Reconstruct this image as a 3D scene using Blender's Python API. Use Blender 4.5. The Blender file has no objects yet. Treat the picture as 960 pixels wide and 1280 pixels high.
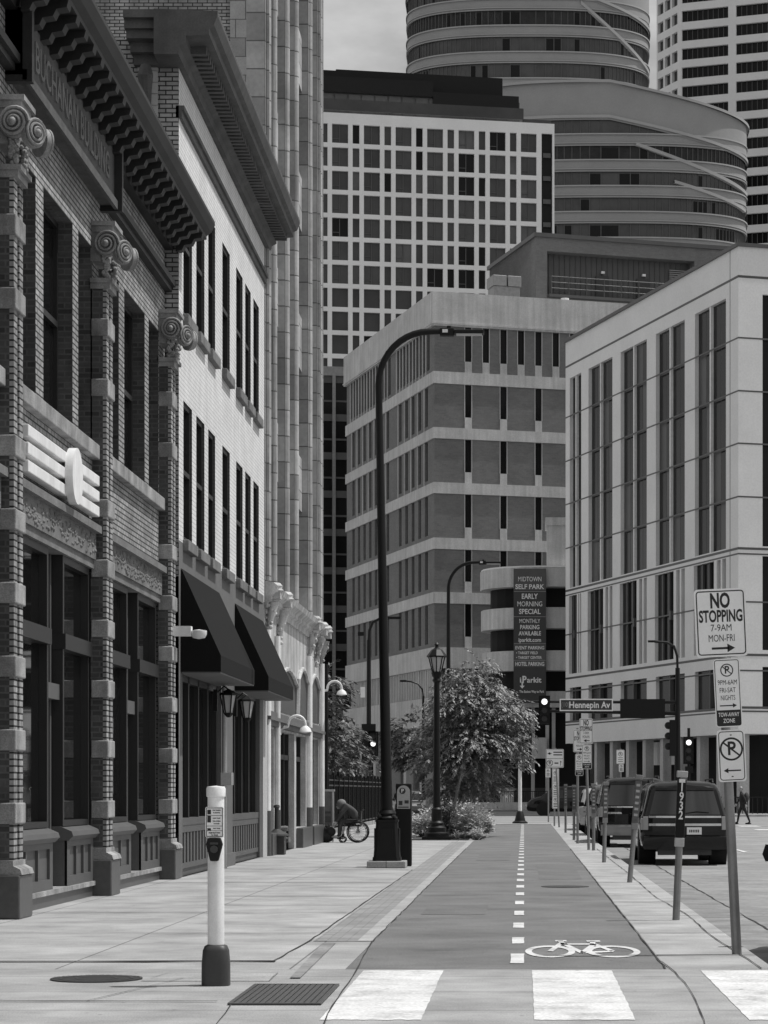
import bpy, math, random
from mathutils import Matrix, Vector
R = math.radians
random.seed(7)
scene = bpy.context.scene
col = scene.collection

# ------------------------------------------------------------------ camera, sky, sun, exposure
EYE = 1.45                       # eye height above the pavement; the street runs along +Y
cam_d = bpy.data.cameras.new('camera'); cam = bpy.data.objects.new('camera', cam_d); col.objects.link(cam)
cam.location = (0, 0, EYE); cam.rotation_euler = (R(90), 0, 0)
cam_d.lens = 85; cam_d.sensor_width = 36; cam_d.shift_x = -175/1280; cam_d.shift_y = 348/1280
cam_d.clip_start = 0.1; cam_d.clip_end = 4000
scene.camera = cam
scene.render.resolution_x, scene.render.resolution_y = 768, 1024
sun_dir = Vector((.43, .07, .90)).normalized()
world = bpy.data.worlds.new('World'); scene.world = world; world.use_nodes = True
wn, wl = world.node_tree.nodes, world.node_tree.links
wn.clear()
sky = wn.new('ShaderNodeTexSky'); sky.sky_type = 'NISHITA'; sky.sun_disc = False
sky.sun_elevation = math.asin(sun_dir.z); sky.sun_rotation = math.atan2(sun_dir.x, sun_dir.y)
sky.dust_density = 3.0
bw = wn.new('ShaderNodeRGBToBW'); wl.new(sky.outputs[0], bw.inputs[0])
tc = wn.new('ShaderNodeTexCoord'); mp = wn.new('ShaderNodeMapping'); mp.inputs['Scale'].default_value = (1, 1, 2.6)
wl.new(tc.outputs['Generated'], mp.inputs[0])
nz = wn.new('ShaderNodeTexNoise'); nz.inputs['Scale'].default_value = 5.5; nz.inputs['Detail'].default_value = 7; nz.inputs['Roughness'].default_value = .58
wl.new(mp.outputs[0], nz.inputs['Vector'])
rp = wn.new('ShaderNodeMapRange'); rp.inputs[1].default_value = .36; rp.inputs[2].default_value = .68
rp.inputs[3].default_value = 4.0; rp.inputs[4].default_value = 10.0
wl.new(nz.outputs[0], rp.inputs[0])
mixc = wn.new('ShaderNodeMix'); mixc.data_type = 'FLOAT'; mixc.inputs[0].default_value = .8
wl.new(bw.outputs[0], mixc.inputs[2]); wl.new(rp.outputs[0], mixc.inputs[3])
bg = wn.new('ShaderNodeBackground'); bg.inputs['Strength'].default_value = .082
wl.new(mixc.outputs[0], bg.inputs['Color'])
wo = wn.new('ShaderNodeOutputWorld'); wl.new(bg.outputs[0], wo.inputs[0])
sd = bpy.data.lights.new('sun', 'SUN'); sd.energy = 3.5; sd.angle = R(.6); sd.color = (1, .995, .985)
sun = bpy.data.objects.new('sun', sd); col.objects.link(sun)
sun.rotation_euler = (-sun_dir).to_track_quat('-Z', 'Y').to_euler()
vs = scene.view_settings
vs.view_transform = 'Standard'; vs.look = 'None'; vs.gamma = 1; vs.use_curve_mapping = False; vs.exposure = .11
scene.cycles.max_bounces = 6; scene.cycles.use_denoising = True

F = 3022.0
def Zp(py, Y): return EYE + (988 - py) * Y / F          # height of a point seen at row py when Y metres away
def Xp(px, Y): return (px - 655) * Y / F

# ------------------------------------------------------------------ mesh helpers
MATS = {}
class MB:
    def __init__(s): s.v = []; s.f = []; s.mi = []
    def add(s, vs_, fs_, M=None, mi=0):
        b = len(s.v)
        s.v.extend([tuple(M @ Vector(p)) for p in vs_] if M is not None else [tuple(p) for p in vs_])
        s.f.extend([tuple(i + b for i in f) for f in fs_]); s.mi.extend([mi] * len(fs_))
        return s
    def box(s, x0, x1, y0, y1, z0, z1, M=None, mi=0):
        return s.add([(x0,y0,z0),(x1,y0,z0),(x1,y1,z0),(x0,y1,z0),(x0,y0,z1),(x1,y0,z1),(x1,y1,z1),(x0,y1,z1)],
                     [(3,2,1,0),(4,5,6,7),(0,1,5,4),(1,2,6,5),(2,3,7,6),(3,0,4,7)], M, mi)
    def quad(s, a, b, c, d, mi=0): return s.add([a,b,c,d], [(0,1,2,3)], None, mi)
    def cyl(s, p, q, r0, r1=None, n=12, mi=0, caps=True):
        p, q = Vector(p), Vector(q); r1 = r0 if r1 is None else r1
        d = (q - p).normalized(); a = d.orthogonal().normalized(); b = d.cross(a)
        vs_ = []
        for c, r in ((p, r0), (q, r1)):
            for i in range(n):
                t = 2*math.pi*i/n; vs_.append(c + (a*math.cos(t) + b*math.sin(t))*r)
        fs_ = [(i, (i+1) % n, n+(i+1) % n, n+i) for i in range(n)]
        if caps: fs_ += [tuple(range(n-1, -1, -1)), tuple(range(n, 2*n))]
        return s.add(vs_, fs_, None, mi)
    def lathe(s, prof, n=16, M=None, mi=0):
        vs_ = []; fs_ = []
        for r, z in prof:
            for i in range(n):
                t = 2*math.pi*i/n; vs_.append((r*math.cos(t), r*math.sin(t), z))
        for k in range(len(prof)-1):
            for i in range(n):
                j = (i+1) % n; fs_.append((k*n+i, k*n+j, (k+1)*n+j, (k+1)*n+i))
        fs_ += [tuple(range(n-1, -1, -1)), tuple((len(prof)-1)*n+i for i in range(n))]
        return s.add(vs_, fs_, M, mi)
    def tube(s, path, r, n=8, mi=0):
        path = [Vector(p) for p in path]; rs = r if isinstance(r, (list, tuple)) else [r]*len(path)
        prev = None; vs_ = []; fs_ = []
        for k, p in enumerate(path):
            t = (path[min(k+1, len(path)-1)] - path[max(k-1, 0)]).normalized()
            a = t.orthogonal() if prev is None else prev - t*prev.dot(t)
            a.normalize(); prev = a; b = t.cross(a)
            for i in range(n):
                w = 2*math.pi*i/n; vs_.append(p + (a*math.cos(w) + b*math.sin(w))*rs[k])
        for k in range(len(path)-1):
            for i in range(n):
                j = (i+1) % n; fs_.append((k*n+i, k*n+j, (k+1)*n+j, (k+1)*n+i))
        fs_ += [tuple(range(n-1, -1, -1)), tuple((len(path)-1)*n+i for i in range(n))]
        return s.add(vs_, fs_, None, mi)
    def prism(s, poly, h0, h1, M=None, mi=0):        # polygon (a, b) counter-clockwise, extruded along the third axis
        n = len(poly)
        vs_ = [(a, b, h0) for a, b in poly] + [(a, b, h1) for a, b in poly]
        fs_ = [tuple(range(n-1, -1, -1)), tuple(range(n, 2*n))] + [(i, (i+1) % n, n+(i+1) % n, n+i) for i in range(n)]
        return s.add(vs_, fs_, M, mi)
    def ball(s, c, r, n=10, m=7, sc=(1,1,1), mi=0):
        vs_ = []; fs_ = []
        for k in range(m+1):
            ph = math.pi*k/m
            for i in range(n):
                t = 2*math.pi*i/n
                vs_.append((c[0]+r*sc[0]*math.sin(ph)*math.cos(t), c[1]+r*sc[1]*math.sin(ph)*math.sin(t), c[2]-r*sc[2]*math.cos(ph)))
        for k in range(m):
            for i in range(n):
                j = (i+1) % n; fs_.append((k*n+i, k*n+j, (k+1)*n+j, (k+1)*n+i))
        return s.add(vs_, fs_, None, mi)
    def facade(s, us, zs, holes, depth, M, mi=0, rv=None):    # a wall with real openings: face at y=0, reveals run to y=depth; u along x
        U = sorted(set([round(u, 4) for u in us] + [round(h[k], 4) for h in holes for k in (0, 1)]))
        Zs = sorted(set([round(z, 4) for z in zs] + [round(h[k], 4) for h in holes for k in (2, 3)]))
        U = [u for u in U if us[0]-1e-3 <= u <= us[-1]+1e-3]; Zs = [z for z in Zs if zs[0]-1e-3 <= z <= zs[-1]+1e-3]
        nu, nz_ = len(U)-1, len(Zs)-1
        op = [[any(h[0]-1e-4 <= U[i] and U[i+1] <= h[1]+1e-4 and h[2]-1e-4 <= Zs[j] and Zs[j+1] <= h[3]+1e-4 for h in holes) for j in range(nz_)] for i in range(nu)]
        vs_ = []; fs_ = []; mm = []
        def q(*p):
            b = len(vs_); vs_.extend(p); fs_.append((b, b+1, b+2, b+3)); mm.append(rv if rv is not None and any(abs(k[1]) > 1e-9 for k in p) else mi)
        for i in range(nu):
            for j in range(nz_):
                u0, u1, z0, z1 = U[i], U[i+1], Zs[j], Zs[j+1]
                if not op[i][j]:
                    q((u0,0,z0),(u1,0,z0),(u1,0,z1),(u0,0,z1)); continue
                if i == 0 or not op[i-1][j]: q((u0,0,z0),(u0,0,z1),(u0,depth,z1),(u0,depth,z0))
                if i == nu-1 or not op[i+1][j]: q((u1,0,z0),(u1,depth,z0),(u1,depth,z1),(u1,0,z1))
                if j == 0 or not op[i][j-1]: q((u0,0,z0),(u0,depth,z0),(u1,depth,z0),(u1,0,z0))
                if j == nz_-1 or not op[i][j+1]: q((u0,0,z1),(u1,0,z1),(u1,depth,z1),(u0,depth,z1))
        s.add(vs_, fs_, M, mi)
        if mm: s.mi[-len(mm):] = mm
        return s
    def build(s, name, mat, parent=None, world=True, smooth=None, bevel=0, uv=True, seg=2):
        me = bpy.data.meshes.new(name)
        vv = s.v
        if parent is not None and world:
            inv = MATS[parent.name].inverted(); vv = [tuple(inv @ Vector(p)) for p in vv]
        me.from_pydata(vv, [], s.f)
        mats = mat if isinstance(mat, (list, tuple)) else [mat]
        for m in mats: me.materials.append(m)
        if len(mats) > 1: me.polygons.foreach_set('material_index', s.mi)
        if uv:
            ul = me.uv_layers.new(name='uv').data
            co = me.vertices; lp = me.loops
            for p in me.polygons:
                n = p.normal
                if abs(n.z) > .75:
                    for li in p.loop_indices:
                        c = co[lp[li].vertex_index].co; ul[li].uv = (c.x, c.y)
                else:
                    l = math.hypot(n.x, n.y) or 1; tx, ty = -n.y/l, n.x/l
                    for li in p.loop_indices:
                        c = co[lp[li].vertex_index].co; ul[li].uv = (c.x*tx + c.y*ty, c.z)
        if smooth is not None:
            me.polygons.foreach_set('use_smooth', [True]*len(me.polygons)); me.set_sharp_from_angle(angle=R(smooth))
        o = bpy.data.objects.new(name, me); col.objects.link(o)
        if parent is not None: o.parent = parent; MATS[o.name] = MATS[parent.name]
        else: MATS[o.name] = Matrix.Identity(4)
        if bevel:
            b = o.modifiers.new('bevel', 'BEVEL'); b.width = bevel; b.segments = seg; b.limit_method = 'ANGLE'; b.angle_limit = R(40)
        return o

def tag(o, label=None, cat=None, group=None, kind=None):
    if label: o['label'] = label
    if cat: o['category'] = cat
    if group: o['group'] = group
    if kind: o['kind'] = kind
    return o
def root(name, label, cat, loc=(0,0,0), rotz=0, group=None):
    o = bpy.data.objects.new(name, None); col.objects.link(o); o.empty_display_size = .3
    o.location = loc; o.rotation_euler = (0, 0, rotz)
    MATS[o.name] = Matrix.Translation(loc) @ Matrix.Rotation(rotz, 4, 'Z')
    return tag(o, label, cat, group)
def copy_tree(o, parent=None):
    c = o.copy(); col.objects.link(c)
    if parent is not None: c.parent = parent
    for ch in list(o.children): copy_tree(ch, c)
    return c
def structure(mb, name, mat, **k): return tag(mb.build(name, mat, **k), kind='structure')

def text_into(mb, s, size, M, sx=1.0, align='CENTER', bold=0.0, mi=0, depth=.0):
    cu = bpy.data.curves.new('t', 'FONT'); cu.body = s; cu.size = size; cu.align_x = align; cu.align_y = 'CENTER'
    cu.offset = bold; cu.extrude = depth; cu.resolution_u = 3
    ob = bpy.data.objects.new('t', cu); col.objects.link(ob)
    dg = bpy.context.evaluated_depsgraph_get(); me = bpy.data.meshes.new_from_object(ob.evaluated_get(dg))
    mb.add([(v.co.x*sx, v.co.y, v.co.z) for v in me.vertices], [tuple(p.vertices) for p in me.polygons], M, mi)
    bpy.data.objects.remove(ob); bpy.data.curves.remove(cu); bpy.data.meshes.remove(me)
def text_fit(mb, s, w, cap, M, bold=0.0, mi=0):
    # lettering scaled to a given overall width and letter height
    q = MB(); text_into(q, s, 1.0, None, bold=bold)
    xs = [p[0] for p in q.v]; ys = [p[1] for p in q.v]; cx = (min(xs)+max(xs))/2
    h = MB(); text_into(h, 'H', 1.0, None); hy = [p[1] for p in h.v]; cy = (min(hy)+max(hy))/2
    kx = w/(max(xs)-min(xs)); ky = cap/(max(hy)-min(hy))
    mb.add([((x-cx)*kx, (y-cy)*ky, z) for x, y, z in q.v], q.f, M, mi)
UPRIGHT = Matrix.Rotation(R(90), 4, 'X')                                    # text in XY -> facing -Y
FACE_X = Matrix(((0,0,1,0),(1,0,0,0),(0,1,0,0),(0,0,0,1)))                  # (x,y,z) -> (z, x, y): facing +X, reading along +Y
def T(x, y, z): return Matrix.Translation((x, y, z))

# ------------------------------------------------------------------ materials (the photograph is black and white: all greys)
def g(v): return (v, v, v, 1)
def mat(name, v, rough=.8, var=.18, scale=3.0, fine=.08, bump=.0, metal=0, spec=.5, emit=0, streak=0, speck=0, stains=0, worn=0, grit=22):
    m = bpy.data.materials.new(name); m.use_nodes = True
    nt = m.node_tree; N, L = nt.nodes, nt.links; bs = N['Principled BSDF']
    bs.inputs['Roughness'].default_value = rough; bs.inputs['Metallic'].default_value = metal
    bs.inputs['Specular IOR Level'].default_value = spec; bs.inputs['Base Color'].default_value = g(v)
    if emit: bs.inputs['Emission Color'].default_value = g(1); bs.inputs['Emission Strength'].default_value = emit
    if var or fine:
        ge = N.new('ShaderNodeNewGeometry')
        n1 = N.new('ShaderNodeTexNoise'); n1.inputs['Scale'].default_value = scale; n1.inputs['Detail'].default_value = 6; n1.inputs['Roughness'].default_value = .62
        L.new(ge.outputs['Position'], n1.inputs['Vector'])
        n2 = N.new('ShaderNodeTexNoise'); n2.inputs['Scale'].default_value = scale*grit; n2.inputs['Detail'].default_value = 3
        L.new(ge.outputs['Position'], n2.inputs['Vector'])
        def rng(src, amt):
            r = N.new('ShaderNodeMapRange'); r.inputs[1].default_value = .3; r.inputs[2].default_value = .7
            r.inputs[3].default_value = 1-amt; r.inputs[4].default_value = 1+amt; L.new(src, r.inputs[0]); return r.outputs[0]
        def mul(a, b):
            q = N.new('ShaderNodeMath'); q.operation = 'MULTIPLY'; L.new(a, q.inputs[0])
            if isinstance(b, float): q.inputs[1].default_value = b
            else: L.new(b, q.inputs[1])
            return q.outputs[0]
        f = mul(mul(rng(n1.outputs[0], var), rng(n2.outputs[0], fine)), float(v))
        if streak:
            mp_ = N.new('ShaderNodeMapping'); mp_.inputs['Scale'].default_value = (2.2, 2.2, .12); L.new(ge.outputs['Position'], mp_.inputs[0])
            n3 = N.new('ShaderNodeTexNoise'); n3.inputs['Scale'].default_value = 1.6; n3.inputs['Detail'].default_value = 5; L.new(mp_.outputs[0], n3.inputs['Vector'])
            f = mul(f, rng(n3.outputs[0], streak))
        if stains:       # long scuffs and drips lying across the walking direction
            mp2 = N.new('ShaderNodeMapping'); mp2.inputs['Scale'].default_value = (.9, 1.3, 1); L.new(ge.outputs['Position'], mp2.inputs[0])
            n4 = N.new('ShaderNodeTexNoise'); n4.inputs['Scale'].default_value = 1.1; n4.inputs['Detail'].default_value = 8; n4.inputs['Roughness'].default_value = .7; L.new(mp2.outputs[0], n4.inputs['Vector'])
            r = N.new('ShaderNodeMapRange'); r.inputs[1].default_value = .50; r.inputs[2].default_value = .72; r.inputs[3].default_value = 1; r.inputs[4].default_value = 1-stains
            L.new(n4.outputs[0], r.inputs[0]); f = mul(f, r.outputs[0])
            v2 = N.new('ShaderNodeTexVoronoi'); v2.inputs['Scale'].default_value = 2.6; L.new(ge.outputs['Position'], v2.inputs['Vector'])
            r2_ = N.new('ShaderNodeMapRange'); r2_.inputs[1].default_value = .035; r2_.inputs[2].default_value = .06; r2_.inputs[3].default_value = .45; r2_.inputs[4].default_value = 1
            L.new(v2.outputs['Distance'], r2_.inputs[0]); f = mul(f, r2_.outputs[0])
        if speck:
            vo = N.new('ShaderNodeTexVoronoi'); vo.inputs['Scale'].default_value = 1.7; L.new(ge.outputs['Position'], vo.inputs['Vector'])
            r = N.new('ShaderNodeMapRange'); r.inputs[1].default_value = .03; r.inputs[2].default_value = .05; r.inputs[3].default_value = 1-speck; r.inputs[4].default_value = 1
            L.new(vo.outputs['Distance'], r.inputs[0]); f = mul(f, r.outputs[0])
        if worn:        # paint worn through to the slab below
            n5 = N.new('ShaderNodeTexNoise'); n5.inputs['Scale'].default_value = 2.1; n5.inputs['Detail'].default_value = 12; n5.inputs['Roughness'].default_value = .72; L.new(ge.outputs['Position'], n5.inputs['Vector'])
            r = N.new('ShaderNodeMapRange'); r.inputs[1].default_value = .50; r.inputs[2].default_value = .66; r.inputs[3].default_value = 1; r.inputs[4].default_value = worn
            L.new(n5.outputs[0], r.inputs[0]); f = mul(f, r.outputs[0])
        L.new(f, bs.inputs['Base Color'])
        if bump:
            b = N.new('ShaderNodeBump'); b.inputs['Strength'].default_value = bump; b.inputs['Distance'].default_value = .02
            L.new(n2.outputs[0], b.inputs['Height']); L.new(b.outputs[0], bs.inputs['Normal'])
    return m
def brick(name, c1, c2, mortar, w=.215, h=.075, ms=.009, rough=.85, var=.2, bump=.5, offset=.5, uoff=0, scale=1.2, tilt=0, streak=0, spec=.3, bias=0, stains=0, fine=.08, grit=22):
    m = mat(name, c1, rough, var, scale, fine, spec=spec, streak=streak, stains=stains, grit=grit)
    nt = m.node_tree; N, L = nt.nodes, nt.links; bs = N['Principled BSDF']
    fac = bs.inputs['Base Color'].links[0].from_socket
    u = N.new('ShaderNodeUVMap'); bt = N.new('ShaderNodeTexBrick')
    for k, v in (('Scale', 1), ('Mortar Size', ms), ('Mortar Smooth', .15), ('Brick Width', w), ('Row Height', h), ('Bias', bias)): bt.inputs[k].default_value = v
    bt.offset = offset
    bt.inputs['Color1'].default_value = g(c1); bt.inputs['Color2'].default_value = g(c2); bt.inputs['Mortar'].default_value = g(mortar)
    ad = N.new('ShaderNodeVectorMath'); ad.operation = 'ADD'; ad.inputs[1].default_value = (uoff, 0, 0); L.new(u.outputs[0], ad.inputs[0]); L.new(ad.outputs[0], bt.inputs['Vector'])
    mx = N.new('ShaderNodeVectorMath'); mx.operation = 'SCALE'; L.new(bt.outputs['Color'], mx.inputs[0])
    q = N.new('ShaderNodeMath'); q.operation = 'DIVIDE'; L.new(fac, q.inputs[0]); q.inputs[1].default_value = c1
    L.new(q.outputs[0], mx.inputs['Scale']); L.new(mx.outputs[0], bs.inputs['Base Color'])
    if bump:
        b = N.new('ShaderNodeBump'); b.inputs['Strength'].default_value = bump; b.inputs['Distance'].default_value = .008; b.invert = True
        L.new(bt.outputs['Fac'], b.inputs['Height']); L.new(b.outputs[0], bs.inputs['Normal'])
    return m

M_walk = brick('pavement concrete', .36, .32, .15, w=1.9, h=1.9, ms=.010, var=.26, bump=.2, offset=0, scale=1.1, stains=.22, fine=.26, grit=70)
M_apron = brick('crossing concrete', .32, .30, .13, w=90, h=1.45, ms=.012, uoff=45, var=.26, bump=.2, offset=.0, scale=1.2, stains=.22, fine=.26, grit=70)
M_kerb = brick('kerb concrete', .36, .33, .14, w=60, h=3.1, ms=.010, var=.26, bump=.2, offset=0, scale=1.3, stains=.2, fine=.26, grit=60)
M_lane = mat('bike lane asphalt', .148, .85, .24, .8, .34, bump=.25, speck=.3, stains=.28, grit=90)
M_road = mat('road concrete', .25, .88, .25, .5, .16, bump=.2, speck=.2, stains=.35)
M_aven = mat('avenue asphalt', .23, .88, .14, .2, .1)
M_paver = brick('pavers', .30, .23, .15, w=.2, h=.1, ms=.007, var=.2, bump=.4)
M_paint = mat('white road paint', .62, .7, .16, 1.6, .14, worn=.62)
M_crack = mat('joint', .03, .9, .2)
M_concd = mat('dark concrete', .22, .85, .32, 1.2, .15, stains=.5)  # darker mottled concrete for gutter, kerb strip and patch outline
M_brick = brick('tan brick', .35, .23, .03, var=.3, ms=.011, streak=.2)
M_brickd = brick('shade-darkened brick', .085, .045, .10, var=.35, ms=.011)  # darker brick for pilaster sides and reveals; their shade is put into its colour
M_stone = mat('cut stone', .26, .85, .4, 2.6, .2, bump=.3, streak=.3)
M_stoned = mat('weathered stone', .15, .85, .3, 2.5, .2, bump=.3)
M_cap = mat('carved stone', .25, .75, .35, 3, .2, streak=.25)
M_frieze = mat('frieze stone', .075, .85, .35, 3, .2, bump=.3)
M_cornice = mat('dark cornice metal', .013, .6, .5, 2.4, .25)
M_wood = mat('painted storefront wood', .085, .55, .12, 2.0, .08)
M_woodd = mat('dark window frame', .012, .5, .1)
M_glass = mat('dark window glass', .006, .03, 0, 1, 0, spec=.8)
M_glassu = mat('upper window glass', .008, .08, 0, 1, 0, spec=.12)
M_glassf = mat('far window glass', .012, .15, .3, .15, 0, spec=.12)
M_glassm = mat('far window blind', .05, .35, .25, .3, 0, spec=.35)
M_wbrick = brick('white painted brick', .68, .63, .46, var=.10, bump=.6, streak=.06)
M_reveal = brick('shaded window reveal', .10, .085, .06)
M_darkgrey = mat('weathered cornice paint', .075, .75, .3, 1.5, .15, streak=.2)
M_grey = mat('grey painted wall', .12, .8, .12, 1.4, .1, bump=.15)
M_pale = mat('pale pier paint', .42, .7, .1, 1.4)
M_awn = mat('black awning canvas', .0055, .8, .12, 4, .1, spec=.2)
M_terra = brick('terracotta blocks', .44, .27, .13, w=.5, h=.62, ms=.016, var=.3, bump=.3, offset=0, scale=.5)
M_ashlar = brick('ashlar stone', .36, .27, .12, w=.44, h=.41, ms=.010, var=.2, bump=.3)
M_base = mat('white terracotta base', .42, .6, .3, 1.5, .15, streak=.35)
M_granite = mat('granite plinth', .075, .4, .15, 12, .2)
M_black = mat('black metal paint', .004, .5, .1, 5, 0, spec=.3)
M_steel = mat('galvanised steel', .25, .45, .15, 4, .06, metal=.6)
M_white = mat('white metal paint', .74, .5, .10, 5, .06, streak=.12)
M_signw = mat('sign sheet white', .82, .5, .06, 3, .03)
M_ink = mat('sign ink', .012, .6, 0, 1, 0)
M_signg = mat('sign dark grey', .035, .5, .1)
M_gar = brick('garage brick', .175, .145, .165, w=.4, h=.13, ms=.014, var=.12, bump=.1, scale=.4)
M_conc = mat('precast concrete', .46, .85, .14, .5, .1, streak=.14)
M_concl = mat('pale precast panels', .72, .8, .05, .4, .05)
M_hotel = mat('pale hotel frame', .74, .75, .05, .3, .03)
M_curv = mat('curved tower stone', .275, .7, .08, .2, .04)
M_mould = mat('curved tower moulding', .345, .7, .05, .2, .03)
M_far = mat('far tower stone', .66, .7, .05, .2, .03)
M_gmet = mat('grey metal cladding', .075, .5, .1, 1)
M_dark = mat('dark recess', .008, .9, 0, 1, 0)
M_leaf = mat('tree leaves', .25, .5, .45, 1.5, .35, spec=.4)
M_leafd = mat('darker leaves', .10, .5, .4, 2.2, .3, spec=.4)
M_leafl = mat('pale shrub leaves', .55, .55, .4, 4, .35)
M_bark = mat('bark', .13, .9, .3, 9, .2)
M_soil = mat('planting soil', .05, .95, .3, 8)
M_car = mat('black car paint', .004, .10, 0, 1, 0, spec=.45)
M_carg = mat('grey car paint', .09, .18, 0, 1, 0, spec=.6)
M_cars = mat('silver car paint', .36, .22, 0, 1, 0, spec=.6)
M_glassr = mat('rear window glass', .004, .04, 0, 1, 0, spec=1.0)
M_glassd = mat('curved tower glass', .07, .25, .3, .2, 0, spec=.3)
M_glassl = mat('pale reflecting pane', .10, .25, .3, .3, 0, spec=.3)
M_sleeve = mat('meter sleeve', .10, .5, .3, 20, .2)
M_chrome = mat('chrome', .6, .18, 0, 1, 0, metal=1)
M_tyre = mat('tyre rubber', .014, .85, .1)
M_lamp = mat('tail lamp', .34, .15, 0, 1, 0)
M_skin = mat('skin', .36, .6, .05)
M_cloth = mat('dark clothing', .02, .9, .15, 8)
M_cloth2 = mat('grey coat', .055, .9, .2, 8)
M_frost = mat('frosted lantern glass', .45, .35, .05)
M_lit = mat('lit signal lens', .9, .3, 0, 1, 0, emit=1.3)
M_lens = mat('dark signal lens', .02, .3, 0, 1, 0)
# ------------------------------------------------------------------ ground
structure(MB().box(-900, 900, -60, 2500, -.9, -.13), 'ground', M_road)
structure(MB().box(-16, -1.45, 19.6, 107, -.5, 0), 'sidewalk', M_walk)
structure(MB().box(-16, 9, 4, 19.594, -.5, 0), 'crossing_apron', M_apron)
structure(MB().box(-1.449, 1.15, 19.6, 104, -.5, -.002), 'bike_lane', M_lane)
structure(MB().box(1.151, 2.05, 19.6, 104.5, -.5, 0), 'kerb_strip', M_kerb, bevel=.02)
structure(MB().box(2.051, 2.75, 19.6, 104, -.5, -.118), 'gutter', M_concd)
structure(MB().box(-16, 2.7, 104.6, 107, -.5, .002), 'street_corner', M_walk)
structure(MB().box(-2.02, -1.60, 23.2, 68, -.2, .004), 'paver_strip', M_paver)
structure(MB().box(-1.6, -1.447, 23.2, 68, -.2, .006), 'kerb_edge', M_kerb)
av = MB(); M_av = T(-7.26, 196, 0) @ Matrix.Rotation(R(17.4), 4, 'Z')
av.box(-300, 300, -92, 60, -.5, -.124, M_av); structure(av, 'avenue', M_aven)
fs = MB().box(-60, 20, -17, 40, -.5, 0, M_av); structure(fs, 'far_sidewalk', M_walk)
M_wb = T(13.3, 150, 0) @ Matrix.Rotation(R(17.4), 4, 'Z')
structure(MB().box(-4, 70, -5.5, 46, -.5, .004, M_wb), 'side_pavement', M_walk)
def ribbon(pts, w, z, seed=1):
    rnd = random.Random(seed); mb = MB(); P = []
    for (x0, y0), (x1, y1) in zip(pts[:-1], pts[1:]):
        n = max(2, int(math.hypot(x1-x0, y1-y0)/.5))
        for i in range(n): P.append((x0+(x1-x0)*i/n, y0+(y1-y0)*i/n))
    P.append(pts[-1]); L = []
    for i, (x, y) in enumerate(P):
        a = P[max(i-1, 0)]; b = P[min(i+1, len(P)-1)]; d = Vector((b[0]-a[0], b[1]-a[1])).normalized(); nx, ny = -d.y, d.x
        j = rnd.uniform(-.4, .4)*w; ww = w*rnd.uniform(.35, 1.0)
        L.append(((x+nx*(j-ww/2), y+ny*(j-ww/2), z), (x+nx*(j+ww/2), y+ny*(j+ww/2), z)))
    for a, b in zip(L[:-1], L[1:]): mb.quad(a[1], a[0], b[0], b[1])
    return mb
cr = MB()
for k, (pts, w) in enumerate([
    ([(-12, 20.45), (-2.12, 20.45), (-2.06, 23.3), (-2.03, 44)], .022),
    ([(-1.45, 23.2), (-1.45, 60)], .02), ([(1.15, 19.6), (1.15, 60)], .016),
    ([(-1.22, 14.5), (-1.29, 16.2), (-1.31, 18.1), (-1.34, 19.3), (-1.40, 21.2), (-1.45, 23.2)], .016), ([(-1.88, 14.5), (-1.97, 16.28)], .012),
    ([(1.16, 20.4), (1.20, 19.2), (1.205, 18.2), (1.195, 17.2), (1.17, 16.2), (1.13, 15.2), (1.06, 14.0)], .011),
    ([(1.93, 19.6), (1.86, 24), (1.9, 28), (1.78, 33), (1.82, 41), (1.8, 60)], .016),
    ([(-1.42, 19.6), (9, 19.6)], .025), ([(-2.05, 23.2), (-1.45, 23.2)], .015),
    ([(-3.0, 16.6), (-2.62, 18.6), (-2.0, 18.7)], .012),
    ([(.1, 21.2), (1.15, 21.1), (2.05, 21.2)], .016), ([(-5.6, 30.5), (-2.05, 30.4)], .01), ([(-5.6, 40.0), (-2.05, 40.0)], .012),
    ([(-1.3, 27.2), (-.7, 27.35), (-.1, 27.25), (.5, 27.45), (1.1, 27.3)], .03), ([(-1.4, 33.1), (-.4, 33.5), (.3, 33.2), (1.1, 33.6)], .04), ([(-1.4, 44), (1.1, 44.3)], .014), ([(-1.4, 57), (1.1, 57.4)], .016)]):
    m_ = ribbon(pts, w, .009, k); cr.add(m_.v, m_.f)
for y_, w_ in ((20.42, .17), (16.55, .06), (24.4, .05), (28.6, .06), (33.0, .06), (38.0, .08), (44.0, .09), (52.0, .10)):
    m_ = ribbon([(-9, y_), (-2.1, y_+.02)], w_, .0095, int(y_*10)); cr.add(m_.v, m_.f)
for y_ in (21.2, 24.5, 27.9, 31.3, 36.0, 42.0):
    m_ = ribbon([(1.16, y_), (2.04, y_+.03)], .05, .0095, int(y_*10)); cr.add(m_.v, m_.f)
structure(cr, 'pavement_cracks', M_crack, uv=False)
r2 = ribbon([(2.76, 19.6), (2.74, 36), (2.76, 70)], .03, -.112, 5); structure(r2, 'gutter_joint', M_crack, uv=False)
rk = MB()       # painted bars, with worn edges
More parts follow.
